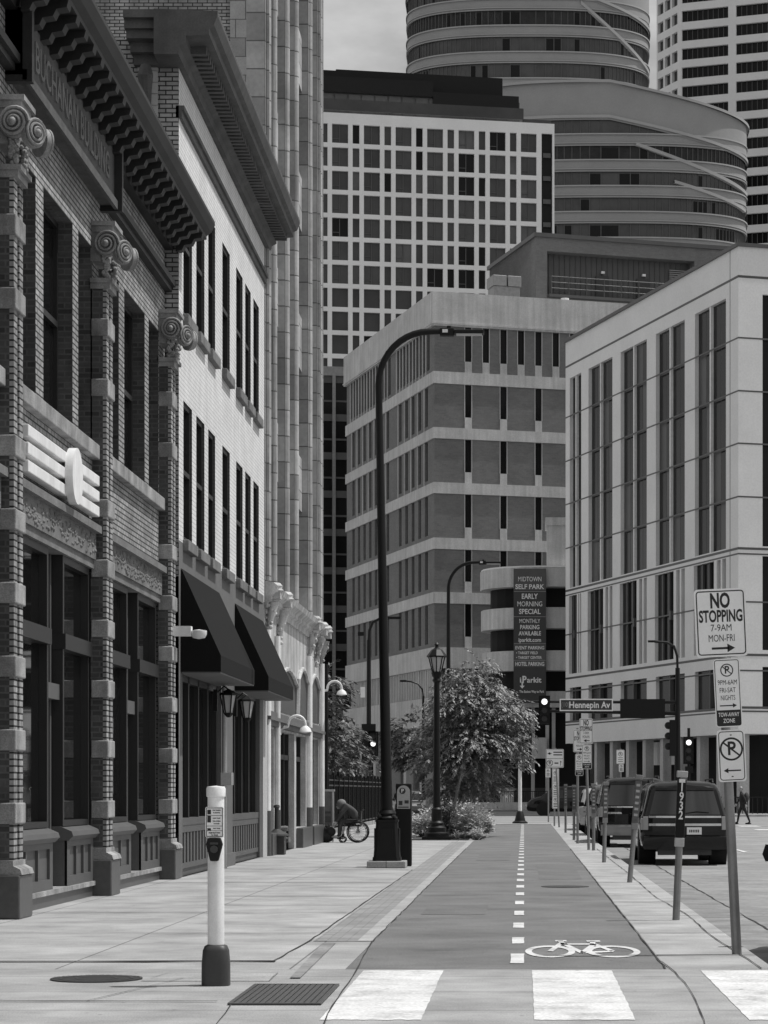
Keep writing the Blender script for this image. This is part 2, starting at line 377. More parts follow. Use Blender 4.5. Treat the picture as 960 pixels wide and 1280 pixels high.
def paint_patch(x0, x1, y0, y1, z, seed, nx=16, ny=26, worn=.09):
    rnd = random.Random(seed)
    L = [(x0+rnd.uniform(-.003, .003), x1+rnd.uniform(-.004, .004)) for _ in range(ny+1)]
    B = [y0+rnd.uniform(-.02, .02) for _ in range(nx+1)]; E = [y1+rnd.uniform(-.015, .015) for _ in range(nx+1)]
    def P(i, j):
        a, b = L[j]; t = j/ny; return (a+(b-a)*i/nx, B[i]*(1-t)+E[i]*t, z)
    q = MB(); holes = set()
    for _ in range(int(nx*ny*worn/5)):
        ci, cj = rnd.randrange(nx), rnd.randrange(ny)
        for _ in range(5): holes.add((ci, cj)); ci += rnd.choice((-1, 0, 1, 1)); cj += rnd.choice((-1, 0, 0, 1))
    for i in range(nx):
        for j in range(ny):
            if (i, j) in holes: continue
            q.quad(P(i, j), P(i+1, j), P(i+1, j+1), P(i, j+1))
    return q
M_paintw = mat('worn road paint', .63, .75, .16, 1.7, .2, stains=.3, worn=.60)
for k, x in enumerate((-1.29, .065, 1.42)):
    structure(paint_patch(x, x+.64, 15.25, 19.45, .0035, k+3, worn=0), 'crosswalk_bar', M_paintw, uv=False)
y = 20.25; k = 0
while y < 103:
    L_ = .95 if k else 1.2
    tag(paint_patch(-.115, .0, y, y+L_, .0035, 100+k, 3, 5, 0).build('lane_dash', M_paint, uv=False), kind='structure'); y += 2.62 if y < 60 else 2.3; k += 1
bk = MB()       # painted bicycle
def ring2(cx, cy, rx, ry, w, n=40):
    for i in range(n):
        a, b = 2*math.pi*i/n, 2*math.pi*(i+1)/n; kx, ky = (rx-w)/rx, (ry-w*3.6)/ry
        bk.quad((cx+rx*math.cos(a), cy+ry*math.sin(a), .004), (cx+rx*math.cos(b), cy+ry*math.sin(b), .004),
                (cx+rx*kx*math.cos(b), cy+ry*ky*math.sin(b), .004), (cx+rx*kx*math.cos(a), cy+ry*ky*math.sin(a), .004))
def bar2(x0, y0, x1, y1, w):
    d = Vector((x1-x0, (y1-y0)/3.6)).normalized(); nx, ny = -d.y*w/2, d.x*w/2*3.6
    bk.quad((x0-nx, y0-ny, .0045), (x1-nx, y1-ny, .0045), (x1+nx, y1+ny, .0045), (x0+nx, y0+ny, .0045))
ring2(.235, 21.75, .225, .80, .06); ring2(.80, 21.75, .245, .80, .06)
for a in ((.235,21.75,.36,22.95),(.36,22.95,.52,21.55),(.52,21.55,.66,22.75),(.66,22.75,.345,22.75),(.66,22.75,.80,21.75),(.52,21.55,.80,21.75),(.30,23.25,.41,23.25),(.36,22.95,.345,23.25),(.64,22.6,.66,23.2),(.60,23.2,.73,23.2)):
    bar2(*a, .052)
structure(bk, 'bicycle_marking', M_paint, uv=False)
rm = MB()
for (px, py, w, l) in ((936, 1033, .9, 2.5), (958, 1037.5, .9, 2.5), (926, 1064, .12, 3.0), (890, 1004.5, 1.4, 6), (915, 1047, .12, 3)):
    Y = 1.58*F/(py-988); X = Xp(px, Y); rm.quad((X-w/2, Y-l/2, -.119), (X+w/2, Y-l/2, -.119), (X+w/2, Y+l/2, -.119), (X-w/2, Y+l/2, -.119))
for i in range(9): rm.quad((-6+i*1.3, 108.2, -.119), (-5.4+i*1.3, 108.2, -.119), (-5.4+i*1.3, 111.2, -.119), (-6+i*1.3, 111.2, -.119))
structure(rm, 'road_marking', M_paint, uv=False)
structure(MB().quad((-1.80, 18.6, .0105), (-1.72, 18.6, .0105), (-1.78, 22.9, .0105), (-1.90, 22.9, .0105)), 'kerb_dark_strip', M_concd)  # plain darker strip, slightly wider at its far end
structure(MB().quad((-2.9, 18.35, .0028), (-1.93, 18.35, .0028), (-1.95, 19.15, .0028), (-2.82, 19.15, .0028)), 'pavement_patch', M_kerb)
for k_, p_ in enumerate(([(-2.9, 18.35), (-1.93, 18.35), (-1.95, 19.15), (-2.82, 19.15), (-2.9, 18.35)],)):
    structure(ribbon(p_, .014, .0092, 400), 'patch_joint', M_concd, uv=False)
M_patch = mat('asphalt patch', .135, .9, .2, 1.2, .2)
for k_, (xa_, xb_, ya_, yb_) in enumerate(((-1.2, -.45, 28.2, 30.6), (.25, .95, 39.5, 47.0), (-1.0, -.3, 50.0, 56.0))):
    structure(paint_patch(xa_, xb_, ya_, yb_, .0015, 50+k_, 8, 10, 0), 'lane_patch', M_patch, uv=False)

# ------------------------------------------------------------------ tan brick building with carved capitals
ROT90 = Matrix.Rotation(R(90), 4, 'Z')
def wallX(x): return T(x, 0, 0) @ ROT90
b1 = root('brick_building', 'tan brick corner building with carved scroll capitals and deep dark bracketed cornice', 'building', (-5.95, 30, 0))
XW = -5.95
piers = [21.45, 27.5, 33.55, 39.65]
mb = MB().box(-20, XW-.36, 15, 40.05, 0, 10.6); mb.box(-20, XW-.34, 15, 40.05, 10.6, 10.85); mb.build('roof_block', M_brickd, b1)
holes = []
for c in piers[:-1]:
    for a, b in ((.25, 1.95), (2.43, 4.37), (4.78, 5.80)): holes.append((c+a, c+b, 6.22, 8.92))
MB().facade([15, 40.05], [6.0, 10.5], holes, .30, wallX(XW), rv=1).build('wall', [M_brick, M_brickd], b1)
sp = MB()
for c in piers[:-1]: sp.box(XW-.3, XW+.0, c+.25, c+5.8, 5.08, 5.998)
sp.build('spandrel_panel', M_brick, b1)
for c in piers[:-1]:
    MB().box(XW-.1, XW+.11, c+.26, c+5.79, 6.0, 6.2).build('stone_sill', M_stone, b1, bevel=.012)
    o = MB()                                         # ornate band above the shopfront
    o.box(XW-.3, XW+.06, c+.26, c+5.79, 4.62, 4.98); o.box(XW-.3, XW+.14, c+.26, c+5.79, 4.98, 5.08); o.box(XW-.3, XW+.03, c+.26, c+5.79, 4.5, 4.62)
    rnd = random.Random(int(c))
    for i in range(170):
        yy = c+.35+i*.0315; o.ball((XW+.055, yy, 4.66+.28*rnd.random()), rnd.uniform(.018, .036), 6, 4)
    o.build('carved_band', M_stoned, b1, smooth=45)
# upper windows: frame, sash and glass in each recess
def upper_window(y0, y1, z0, z1, xg, parent, split=True):
    f = MB(); w = .07
    f.box(xg-.05, xg+.05, y0, y0+w, z0, z1); f.box(xg-.05, xg+.05, y1-w, y1, z0, z1)
    f.box(xg-.05, xg+.05, y0+w, y1-w, z1-w, z1); f.box(xg-.05, xg+.07, y0+w, y1-w, z0, z0+w)
    zm = (z0+z1)/2
    if split: f.box(xg-.04, xg+.06, y0+w, y1-w, zm-.04, zm+.04)
    o = f.build('window', M_woodd, parent)
    MB().quad((xg, y0+w, z0+w), (xg, y1-w, z0+w), (xg, y1-w, z1-w), (xg, y0+w, z1-w)).build('pane', M_glassu, o)
for c in piers[:-1]:
    if c < 25: continue
    for a, b in ((.25, 1.95), (2.43, 4.37), (4.78, 5.80)): upper_window(c+a+.002, c+b-.002, 6.222, 8.918, XW-.24, b1)
# pilasters
for c in piers:
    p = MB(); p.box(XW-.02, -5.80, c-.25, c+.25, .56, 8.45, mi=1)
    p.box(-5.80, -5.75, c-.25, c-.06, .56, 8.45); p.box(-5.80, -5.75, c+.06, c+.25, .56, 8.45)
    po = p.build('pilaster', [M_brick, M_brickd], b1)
    z = 1.07
    while z < 8.2:
        if not (5.9 < z < 6.1): MB().box(XW-.01, -5.722, c-.275, c+.275, z, z+.24).build('stone_block', M_stone, po, bevel=.015)
        z += .83
    q = MB(); q.box(XW-.30, -5.66, c-.36, c+.36, 0, .50); q.build('pedestal', M_granite, po, bevel=.02)
    q = MB(); q.prism([(XW-.3, .50), (-5.64, .50), (-5.66, .56), (-5.74, .60), (-5.74, .66), (XW-.3, .66)], -c-.34, -c+.34, Matrix(((1,0,0,0),(0,0,-1,0),(0,1,0,0),(0,0,0,1)))); q.build('pedestal_cap', M_stone, po)
    # capital: abacus, scrolls, garland
    k = MB(); k.box(XW-.02, -5.72, c-.26, c+.26, 8.74, 9.16)
    k.box(XW-.02, -5.62, c-.32, c+.32, 9.22, 9.28); k.box(XW-.02, -5.66, c-.28, c+.28, 9.14, 9.22)
    k.box(XW-.02, -5.66, c-.30, c+.30, 8.44, 8.50); k.box(XW-.02, -5.70, c-.27, c+.27, 8.36, 8.44)
    def volute(cx, cy, cz, ax, ay, r=.22, mb=k):
        # a scroll disc; (ax, ay) is the horizontal direction it faces
        n = Vector((ax, ay, 0)).normalized(); t = Vector((-n.y, n.x, 0)); C = Vector((cx, cy, cz))
        mb.cyl(C-n*.06, C+n*.0, r, n=28); path = []; rad = []
        for i in range(58):
            a = i*.34; rr = r*(1-.86*i/57); path.append(C+n*(.02+.04*i/57)+t*math.cos(a)*rr+Vector((0,0,1))*math.sin(a)*rr); rad.append(.021-.009*i/57)
        mb.tube(path, rad, 6); mb.ball(C+n*.05, .045, 8, 6)
    volute(-5.73, c-.34, 8.96, -.12, -1, .175); volute(-5.52, c-.24, 8.86, .84, -.54, .165); volute(-5.50, c+.20, 8.86, .72, .70, .165)
    rnd = random.Random(int(c*10))
    for i in range(26):
        zz = 8.50+.012*i*1.1; k.ball((-5.69+rnd.uniform(-.02,.03), c+rnd.uniform(-.07,.07)*(1-.6*(1-i/26)), zz), rnd.uniform(.03,.045), 6, 4)
        k.ball((-5.74+rnd.uniform(-.06,.03), c-.27, 8.52+.014*i), rnd.uniform(.025,.04), 6, 4)
    k.build('capital', M_cap, po, smooth=50)
# frieze panel with inscription over the first full bay, ledge over the others
f = MB(); f.box(XW-.05, XW+.20, 27.72, 34.05, 9.66, 10.42); f.box(XW+.2, XW+.25, 27.72, 34.05, 9.60, 9.72); fo = f.build('inscription_panel', M_frieze, b1)
t = MB(); text_into(t, 'BUCHANAN BUILDING', .50, T(XW+.20, 30.9, 10.05) @ FACE_X, sx=.98, bold=.004, depth=.022); t.build('inscription', M_stoned, fo, uv=False)
for y in (27.72, 33.93):
    MB().box(XW-.02, XW+.31, y, y+.12, 9.58, 10.43).build('panel_end', M_cornice, b1)
for y0, y1 in ((15, 27.70), (34.07, 40.05)):
    l = MB(); l.box(XW-.02, XW+.12, y0, y1, 9.70, 9.78); l.box(XW-.02, XW+.18, y0, y1, 9.78, 9.88); l.build('string_course', M_cornice, b1)
YX = Matrix(((1,0,0,0),(0,0,1,0),(0,1,0,0),(0,0,0,1)))      # (x, z, y) profile -> extruded along Y
cp = [(XW-.3, 10.40), (XW+.14, 10.40), (XW+.16, 10.52), (XW+.22, 10.55), (XW+.22, 10.66), (XW+.64, 10.66), (XW+.64, 10.72), (XW+.72, 10.78), (XW+.78, 10.90), (XW+.78, 10.96), (XW-.3, 11.0)]
cn = MB().prism(cp[::-1], 15, 40.45, YX); cno = cn.build('cornice', M_cornice, b1)
y = 15.3
pr = MB().prism([(0, .30), (0, .0), (.10, .02), (.14, .10), (.26, .12), (.30, .2), (.42, .22), (.44, .30)][::-1], 0, .20, Matrix(((1,0,0,0),(0,0,1,0),(0,1,0,0),(0,0,0,1))))
first = None
while y < 40.3:
    m_ = MB().add([(a+XW+.20, b+y, c_+10.36) for a, b, c_ in pr.v], pr.f)
    m_.build('bracket', M_cornice, cno); y += .56
# shopfronts
for c in piers[:-1]:
    if c < 25: continue
    yA0, yA1, yD0, yD1, yB0, yB1 = c+.36, c+2.85, c+2.9, c+3.75, c+3.8, c+5.7
    MB().box(XW-.33, XW+.03, c+.36, c+5.7, 0, .15).build('plinth', M_granite, b1)
    MB().box(XW-.33, XW+.07, c+.36, c+5.7, .15, .21).build('threshold', M_stone, b1)
    for y0, y1, n in ((yA0, yA1, 3), (yB0, yB1, 3)):
        q = MB(); q.box(XW-.3, XW-.0, y0, y1, .21, .80)
        hs = []; w_ = (y1-y0-.3)/n
        for i in range(n): hs.append((y0+.15+i*w_+.04, y0+.15+(i+1)*w_-.04, .34, .72))
        q.facade([y0, y1], [.212, .80], hs, .035, wallX(XW+.035))
        bo = q.build('bulkhead', M_wood, b1)
        s_ = MB().prism([(XW-.3, .80), (XW+.06, .80), (XW+.12, .86), (XW+.10, .92), (XW-.05, .985), (XW-.3, .985)], -y1-.03, -y0+.03, Matrix(((1,0,0,0),(0,0,-1,0),(0,1,0,0),(0,0,0,1)))); s_.build('sill', M_wood, bo)
        f = MB()
        for yy in (y0, y1-.09): f.box(XW-.18, XW-.02, yy, yy+.09, .985, 4.5)
        f.box(XW-.18, XW-.02, y0+.09, y1-.09, .985, 1.06); f.box(XW-.18, XW-.02, y0+.09, y1-.09, 4.40, 4.5)
        f.box(XW-.22, XW+.02, y0-.02, y1+.02, 3.28, 3.48)
        fo_ = f.build('shop_window', M_woodd, b1)
        for z0, z1 in ((1.06, 3.28), (3.48, 4.4)):
            MB().quad((XW-.12, y0+.09, z0), (XW-.12, y1-.09, z0), (XW-.12, y1-.09, z1), (XW-.12, y0+.09, z1)).build('pane', M_glass, fo_)
    d = MB()                                          # door between the windows
    d.box(XW-.32, XW-.16, yD0, yD0+.08, .21, 4.5); d.box(XW-.32, XW-.16, yD1-.08, yD1, .21, 4.5); d.box(XW-.34, XW-.06, yD0-.03, yD1+.03, 2.62, 2.82)
    d.build('door_frame', M_wood, b1)
    d = MB(); d.facade([yD0+.08, yD1-.08], [.21, 2.62], [(yD0+.2, yD1-.2, 1.2, 2.45), (yD0+.2, yD1-.2, .4, 1.0)], .03, wallX(XW-.20))
    d.box(XW-.3, XW-.23, yD0+.08, yD1-.08, .21, 2.62); do = d.build('door', M_wood, b1)
    MB().box(XW-.226, XW-.222, yD0+.2, yD1-.2, 1.2, 2.45).build('pane', M_glass, do)
    h = MB(); h.cyl((XW-.15, yD0+.16, 1.1), (XW-.15, yD0+.16, 1.4), .014, n=8); h.box(XW-.2, XW-.15, yD0+.13, yD0+.19, 1.02, 1.12); h.build('handle', M_steel, do)
    MB().quad((XW-.22, yD0+.08, 2.82), (XW-.22, yD1-.08, 2.82), (XW-.22, yD1-.08, 4.45), (XW-.22, yD0+.08, 4.45)).build('transom_pane', M_glass, b1)
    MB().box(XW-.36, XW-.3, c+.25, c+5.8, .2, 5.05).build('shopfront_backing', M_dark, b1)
# dome camera on the last pilaster
d = MB(); d.box(-5.75, -5.45, 39.55, 39.75, 3.98, 4.14); d.lathe([(.0,0),(.10,.02),(.13,.08),(.13,.14),(.0,.16)], 14, T(-5.33, 39.65, 3.93)); d.build('security_camera', M_white, b1, smooth=40)
# wall sign: three white bars crossed by a disc
ws = root('wall_sign', 'white emblem of three long bars crossed by a disc on the tan brick front', 'sign', (XW, 30.9, 5.5))
q = MB()
for z in (5.26, 5.47, 5.68): q.box(XW+.02, XW+.14, 28.35, 33.1, z-.07, z+.07)
q.build('bar', M_white, ws, bevel=.01)
MB().cyl((XW+.14, 30.95, 5.47), (XW+.24, 30.95, 5.47), .36, n=36).build('disc', M_white, ws, smooth=40)
b0 = MB(); b0.box(XW-.01, XW+.02, 29.5, 29.6, 5.2, 5.75); b0.box(XW-.01, XW+.02, 32.3, 32.4, 5.2, 5.75); b0.build('bracket', M_black, ws)

# ------------------------------------------------------------------ white painted brick building with awnings
b2 = root('white_brick_building', 'white painted brick building with slim windows above two black awnings', 'building', (-5.72, 46.7, 0))
X2 = -5.72; Y20, Y21 = 40.06, 53.25
wy = [(40.6,41.66),(42.2,43.28),(43.8,44.78),(45.85,47.0),(48.05,49.15),(49.6,50.6),(51.1,52.15)]
holes = [(a, b, z0, z1) for a, b in wy for z0, z1 in ((5.66, 8.0), (9.45, 11.86))]
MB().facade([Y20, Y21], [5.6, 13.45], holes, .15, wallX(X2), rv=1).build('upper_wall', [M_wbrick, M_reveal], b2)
lowh = [(40.5, 45.7, .0, 3.42), (47.15, 52.3, .0, 3.42)]
MB().facade([Y20, Y21], [0, 5.598], lowh, .3, wallX(X2)).build('lower_wall', M_grey, b2)
m_ = MB(); m_.box(-20, X2-.34, Y20, Y21, 0, 13.9); m_.quad((X2-.34, Y20, 5.0), (X2, Y20, 5.0), (X2, Y20, 13.45), (X2-.34, Y20, 13.45)); m_.build('side_wall', M_brick, b2)
q = MB()
for i in range(14): q.box(X2-.50-(i % 2)*.18, X2-.346, Y20-.03, Y20+.1, 10.9+i*.19, 10.9+i*.19+.18)
q.build('quoins', M_pale, b2)
for a, b in wy:
    for z0, z1 in ((5.66, 8.0), (9.45, 11.86)):
        upper_window(a+.002, b-.002, z0+.002, z1-.002, X2-.09, b2)
        MB().box(X2-.1, X2+.10, a-.06, b+.06, z0-.19, z0-.002).build('sill', M_stoned, b2, bevel=.012)
q = MB(); q.box(X2-.05, X2+.05, Y20, Y21, 12.60, 12.72); q.box(X2-.05, X2+.09, Y20, Y21, 12.72, 12.80); q.build('string_course', M_darkgrey, b2)
cp = [(X2-.3, 13.42), (X2+.10, 13.42), (X2+.12, 13.55), (X2+.22, 13.60), (X2+.22, 13.72), (X2+.60, 13.74), (X2+.60, 13.86), (X2+.68, 13.90), (X2+.74, 14.05), (X2+.74, 14.12), (X2-.3, 14.16)]
q = MB().prism(cp[::-1], 39.3, 53.75, YX); q.box(X2-.8, X2-.3, 39.3, 40.1, 14.02, 14.15); q.box(X2-.8, X2-.3, 39.42, 40.1, 13.88, 14.02); q.box(X2-.78, X2-.3, 39.5, 40.1, 13.74, 13.88); q.box(X2-.75, X2-.3, 39.72, 40.1, 13.58, 13.74); q.box(X2-.72, X2-.3, 39.88, 40.1, 13.42, 13.58); q.tube([(X2-.5, 39.75, 13.35), (X2-.5, 39.7, 13.2), (X2-.5, 39.85, 12.9), (X2-.5, 39.98, 12.6)], [.09, .13, .08, .05], 10); co = q.build('cornice', M_darkgrey, b2)
y = 39.9
while y < 53.4:
    MB().box(X2+.22, X2+.48, y, y+.12, 13.60, 13.735).build('dentil', M_darkgrey, co); y += .24
for k, (a, b) in enumerate(((40.5, 45.7), (47.15, 52.3))):
    q = MB(); q.box(X2-.3, X2-.06, a, b, .0, .13); q.box(X2-.3, X2-.02, a, b, .86, .98); q.box(X2-.3, X2-.1, a, b, .13, .86); q.box(X2-.1, X2-.03, a, b, .74, .86); q.box(X2-.1, X2-.03, a, b, .13, .22)
    bo = q.build('bulkhead', M_wood, b2); y = a+.06
    while y < b-.1: MB().box(X2-.1, X2-.04, y, y+.2, .22, .74).build('slat', M_wood, bo); y += .4
    f = MB()
    for i in range(5):
        yy = a+(b-a-.12)*i/4; f.box(X2-.22, X2-.08, yy, yy+.12, .98, 3.42)
    f.box(X2-.22, X2-.08, a, b, 3.3, 3.419); fo_ = f.build('shop_window', M_woodd, b2)
    for i in range(4):
        y0 = a+(b-a-.12)*i/4+.12; y1 = a+(b-a-.12)*(i+1)/4
        MB().quad((X2-.16, y0, .98), (X2-.16, y1, .98), (X2-.16, y1, 3.3), (X2-.16, y0, 3.3)).build('pane', M_glass, fo_)
MB().box(X2, X2+.07, 52.35, 53.2, 0, 3.5).build('pale_pilaster', M_pale, b2)
q = MB(); q.box(X2, X2+.10, 45.75, 47.1, 0, .25); q.box(X2, X2+.05, 45.8, 47.05, .25, 3.4); q.build('pillar', M_grey, b2)
for a, b in ((40.28, 45.3), (47.8, 52.9)):
    P = [(X2+.01, 5.15), (X2+.67, 3.70), (X2+.67, 3.43), (X2+.01, 3.43)]
    ao = MB().prism(P[::-1], a, b, YX).build('awning', M_awn, b2)
    q = MB(); q.box(X2+.02, X2+.66, a+.02, b-.02, 3.405, 3.428); q.build('awning_lining', M_grey, ao)
for y in (44.35, 47.35):
    q = MB(); q.box(X2+.03, X2+.10, y-.08, y+.08, 2.9, 3.3); q.tube([(X2+.1, y, 3.25), (X2+.22, y, 3.36), (X2+.3, y, 3.30)], .016, 6)
    q.lathe([(.02,.36),(.16,.28),(.17,.25),(.02,.25)], 6, T(X2+.3, y, 2.95)); q.lathe([(.03,-.08),(.07,-.04),(.09,0),(.02,.01)], 6, T(X2+.3, y, 2.87))
    for i in range(6):
        a_ = math.pi*i/3; q.cyl((X2+.3+.085*math.cos(a_), y+.085*math.sin(a_), 2.86), (X2+.3+.15*math.cos(a_), y+.15*math.sin(a_), 3.2), .012, n=5)
    lo = q.build('wall_lantern', M_black, b2)
    MB().lathe([(.07,0),(.13,.32)], 6, T(X2+.3, y, 2.87)).build('lantern_glass', M_frost, lo)
q = MB(); q.cyl((X2+.16, 44.9, 0), (X2+.16, 44.9, 3.4), .045, n=10); q.box(X2+.1, X2+.3, 44.8, 45.1, 1.55, 1.78); q.build('downpipe', M_pale, b2, smooth=40)

# ------------------------------------------------------------------ terracotta tower
b3 = root('terracotta_tower', 'tall ribbed terracotta tower with ornate white base beside the white brick building', 'building', (-5.7, 60.5, 0))
X3 = -5.70; Y30, Y31, H3 = 53.3, 68.0, 46
MB().box(-30, X3-.78, Y30+.05, Y31, 0, H3).build('side_wall', M_brick, b3)
MB().box(X3-.78, X3-.42, Y30, Y31, 6.1, H3).build('corner_wall', M_ashlar, b3)
ribs = [(53.3, 54.0, 0), (54.55, 54.7, -.14), (55.0, 55.25, 0), (55.7,55.82,-.2), (57.75, 58.05, 0), (58.5, 58.65, -.1), (60.1, 60.4, 0), (60.95, 61.1, -.12), (62.0,62.12,-.2), (63.9, 64.35, 0), (64.9, 65.05, -.14), (66.6, 68.0, 0), (66.1,66.2,-.2)]
for a, b, d in ribs:
    q = MB(); q.box(X3-.42, X3+d, a, b, 6.1, H3)
    if d == 0: q.cyl((X3-.01, (a+b)/2, 6.1), (X3-.01, (a+b)/2, H3), min(.10, (b-a)/3), n=10)
    if d == 0 and b-a > .55:
        yy_ = a+.12
        while yy_ < b-.1: q.box(X3-.001, X3+.07, yy_, yy_+.05, 6.1, H3); yy_ += .27
    q.build('rib', M_terra, b3, smooth=40)
for a, b in ((54.7, 55.0), (55.82, 57.75), (58.65, 60.1), (61.1, 62.0), (62.12, 63.9), (65.05, 66.1)):
    z = 6.5; k = 0
    while z < H3-3:
        q = MB().box(X3-.40, X3-.30, a, b, z, z+2.3); wo_ = q.build('window', M_woodd, b3)
        MB().quad((X3-.296, a+.06, z+.06), (X3-.296, b-.06, z+.06), (X3-.296, b-.06, z+2.24), (X3-.296, a+.06, z+2.24)).build('pane', M_glassu, wo_)
        z += 3.7; k += 1
        if z > 26: break
    q = MB(); z = 6.5
    while z < H3-3:
        if z < 27: q.box(X3-.41, X3-.17, a+.001, b-.001, z+2.3, z+3.7)
        else: q.box(X3-.41, X3-.17, a+.001, b-.001, z-1.4 if z < 31 else z, z+3.7)
        z += 3.7
    q.build('spandrel', M_terra, b3)
# ornate base
XB = X3-.04
hb = [(53.55, 55.5, .5, 2.85), (55.9, 60.4, 0, 2.85), (60.9, 63.6, .5, 2.85), (64.2, 67.5, .5, 2.85), (56.2, 60.6, 3.3, 4.1), (61.0, 63.6, 3.3, 4.3), (64.4, 67.2, 3.3, 4.3)]
MB().facade([Y30, Y31], [0, 5.55], hb, .35, wallX(XB)).build('base_wall', M_base, b3)
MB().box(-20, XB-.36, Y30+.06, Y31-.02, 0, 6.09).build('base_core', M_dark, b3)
q = MB(); q.box(XB, XB+.10, Y30, Y31, 2.90, 3.02); q.box(XB, XB+.16, Y30, Y31, 3.02, 3.10); q.box(XB, XB+.06, Y30, Y31, 3.1, 3.24); q.build('lintel_course', M_grey, b3)
for a, b, z0, z1 in hb:
    if z0 < 3:
        q = MB(); n = max(2, int((b-a)/1.0))
        for i in range(n+1): yy = a+(b-a-.1)*i/n; q.box(XB-.3, XB-.14, yy, yy+.1, z0, z1)
        q.box(XB-.3, XB-.14, a, b, 2.2, 2.32); wo_ = q.build('shop_window', M_woodd, b3)
        MB().quad((XB-.22, a, z0), (XB-.22, b, z0), (XB-.22, b, z1), (XB-.22, a, z1)).build('pane', M_glass, wo_)
        if z0 > 0: MB().box(XB, XB+.18, a, b, 0, .5).build('granite_base', M_granite, b3, bevel=.02)
    else:
        q = MB(); m3 = (a+b)/2; arc = [(a+(b-a)*i/10, z1-.05+.32*math.sin(math.pi*i/10)) for i in range(11)]
        q.tube([(XB+.03, a, z0)]+[(XB+.05, y_, z_) for y_, z_ in arc]+[(XB+.03, b, z0)], .06, 6)
        pa = [(y_, z_) for y_, z_ in arc]; q.prism([(a, z0)]+[(b, z0)]+pa[::-1], -.1, .015, T(XB, 0, 0) @ FACE_X, 1)
        q.build('arched_window', [M_base, M_granite], b3, smooth=40)
cpb = [(XB-.2, 5.5), (XB+.06, 5.5), (XB+.08, 5.62), (XB+.16, 5.66), (XB+.16, 5.74), (XB+.28, 5.84), (XB+.32, 5.96), (XB+.22, 6.04), (XB-.2, 6.12)]
q = MB().prism(cpb[::-1], Y30-.02, Y31+.1, YX); q.build('base_cornice', M_base, b3, smooth=30)
for y in (53.75, 56.2, 64.0, 66.3, 67.7):
    q = MB(); q.box(XB, XB+.34, y-.2, y+.2, 5.70, 5.84); q.lathe([(.20,0),(.24,.05),(.20,.1),(.22,.15),(.16,.22),(.0,.24)], 12, T(XB+.16, y, 5.84)); rnd = random.Random(int(y*7))
    path = [(XB+.17-.012*i, y, 5.64-.07*i) for i in range(10)]; q.tube(path, [.13-.010*i for i in range(10)], 8)
    for i in range(26): q.ball((XB+rnd.uniform(.04, .28)-.007*i, y+rnd.uniform(-.13, .13)*(1-i/40), 5.62-i*.03), rnd.uniform(.035, .06), 7, 5)
    q.build('scroll_corbel', M_base, b3, smooth=60)
for y, w_ in ((53.42, .09), (55.7, .07), (63.9, .09), (67.78, .09)):
    q = MB(); q.cyl((XB+.06, y, 1.0), (XB+.06, y, 5.0), w_, n=12); q.cyl((XB+.06, y, 0), (XB+.06, y, 1.0), w_+.01, n=12, mi=1); q.build('colonnette', [M_white, M_granite], b3, smooth=40)
for y, z in ((56.6, 2.9), (67.9, 4.22)):
    q = MB(); q.box(XB, XB+.05, y-.1, y+.1, z-.15, z+.2)
    q.tube([(XB+.02, y, z), (XB+.22, y, z+.05)]+[(XB+.42-.20*math.cos(math.pi*i/8), y, z+.10+.20*math.sin(math.pi*i/8)) for i in range(9)]+[(XB+.62, y, z+.02)], .035, 8)
    q.lathe([(.05,.14),(.12,.08),(.15,0),(.0,-.03)], 14, T(XB+.62, y, z-.08)); q.build('gooseneck_lamp', M_white, b3, smooth=40)
# ------------------------------------------------------------------ distant buildings (street grid turned about 17 degrees beyond the avenue)
ANG = R(17.4); ca, sa = math.cos(ANG), math.sin(ANG)
LEFT = Matrix.Rotation(R(-90), 4, 'Z')               # facade() turned to face -x; u runs along -y
def v_left(px, X0, Y0): return (F*X0 - (px-655)*Y0)/((px-655)*ca + F*sa)       # distance along a left face
def u_front(px, X0, Y0): return ((px-655)*Y0 - F*X0)/(F*ca - (px-655)*sa)
share_cache = {}
def pane_part(name, parent, w, h, M, m, key=None):
    k = (round(w, 3), round(h, 3), m.name, name)
    if k not in share_cache:
        o = MB().quad((0,0,0), (w,0,0), (w,0,h), (0,0,h)).build(name, m, parent, world=False); share_cache[k] = o.data
    else:
        o = bpy.data.objects.new(name, share_cache[k]); col.objects.link(o); o.parent = parent; MATS[o.name] = MATS[parent.name]
    o.matrix_local = M
    return o
def sub_mesh(name, parent, key, fn, m):
    k = (name, key)
    if k not in share_cache:
        o = fn(MB()).build(name, m, parent, world=False); share_cache[k] = o.data
    else:
        o = bpy.data.objects.new(name, share_cache[k]); col.objects.link(o); o.parent = parent; MATS[o.name] = MATS[parent.name]
    return o
# --- brick office block with concrete bands
X0, Y0 = -7.26, 196.0; sc_ = F/Y0
gb = root('brick_office_block', 'brown brick office block with pale concrete bands and narrow slit windows', 'building', (X0, Y0, 0), ANG)
zc = lambda py: Zp(py, Y0)
LG, DG = 22.0, 31.0
ztop = zc(365); z_b0 = zc(407)
bands = [(zc(479), zc(464)), (zc(547.7), zc(534)), (zc(616.5), zc(602.7)), (zc(686), zc(672)), (zc(754), zc(740)), (zc(835), zc(809))]
zlouv = zc(872); zfas = zc(908)
c = MB(); c.box(-.25, LG+.25, -.25, DG+.25, z_b0, ztop); c.box(-.32, LG+.32, -.32, DG+.32, ztop-2.6, ztop-2.45)
for i in range(7): pass
c.build('parapet', M_conc, gb, world=False)
for i, (z0, z1) in enumerate(bands): MB().box(-.12, LG+.12, -.12, DG+.12, z0, z1).build('concrete_band', M_conc, gb, world=False)
levels = [z_b0] + [z for b in bands for z in (b[1], b[0])]
fl = [(bands[0][1], z_b0)] + [(bands[i+1][1], bands[i][0]) for i in range(5)]
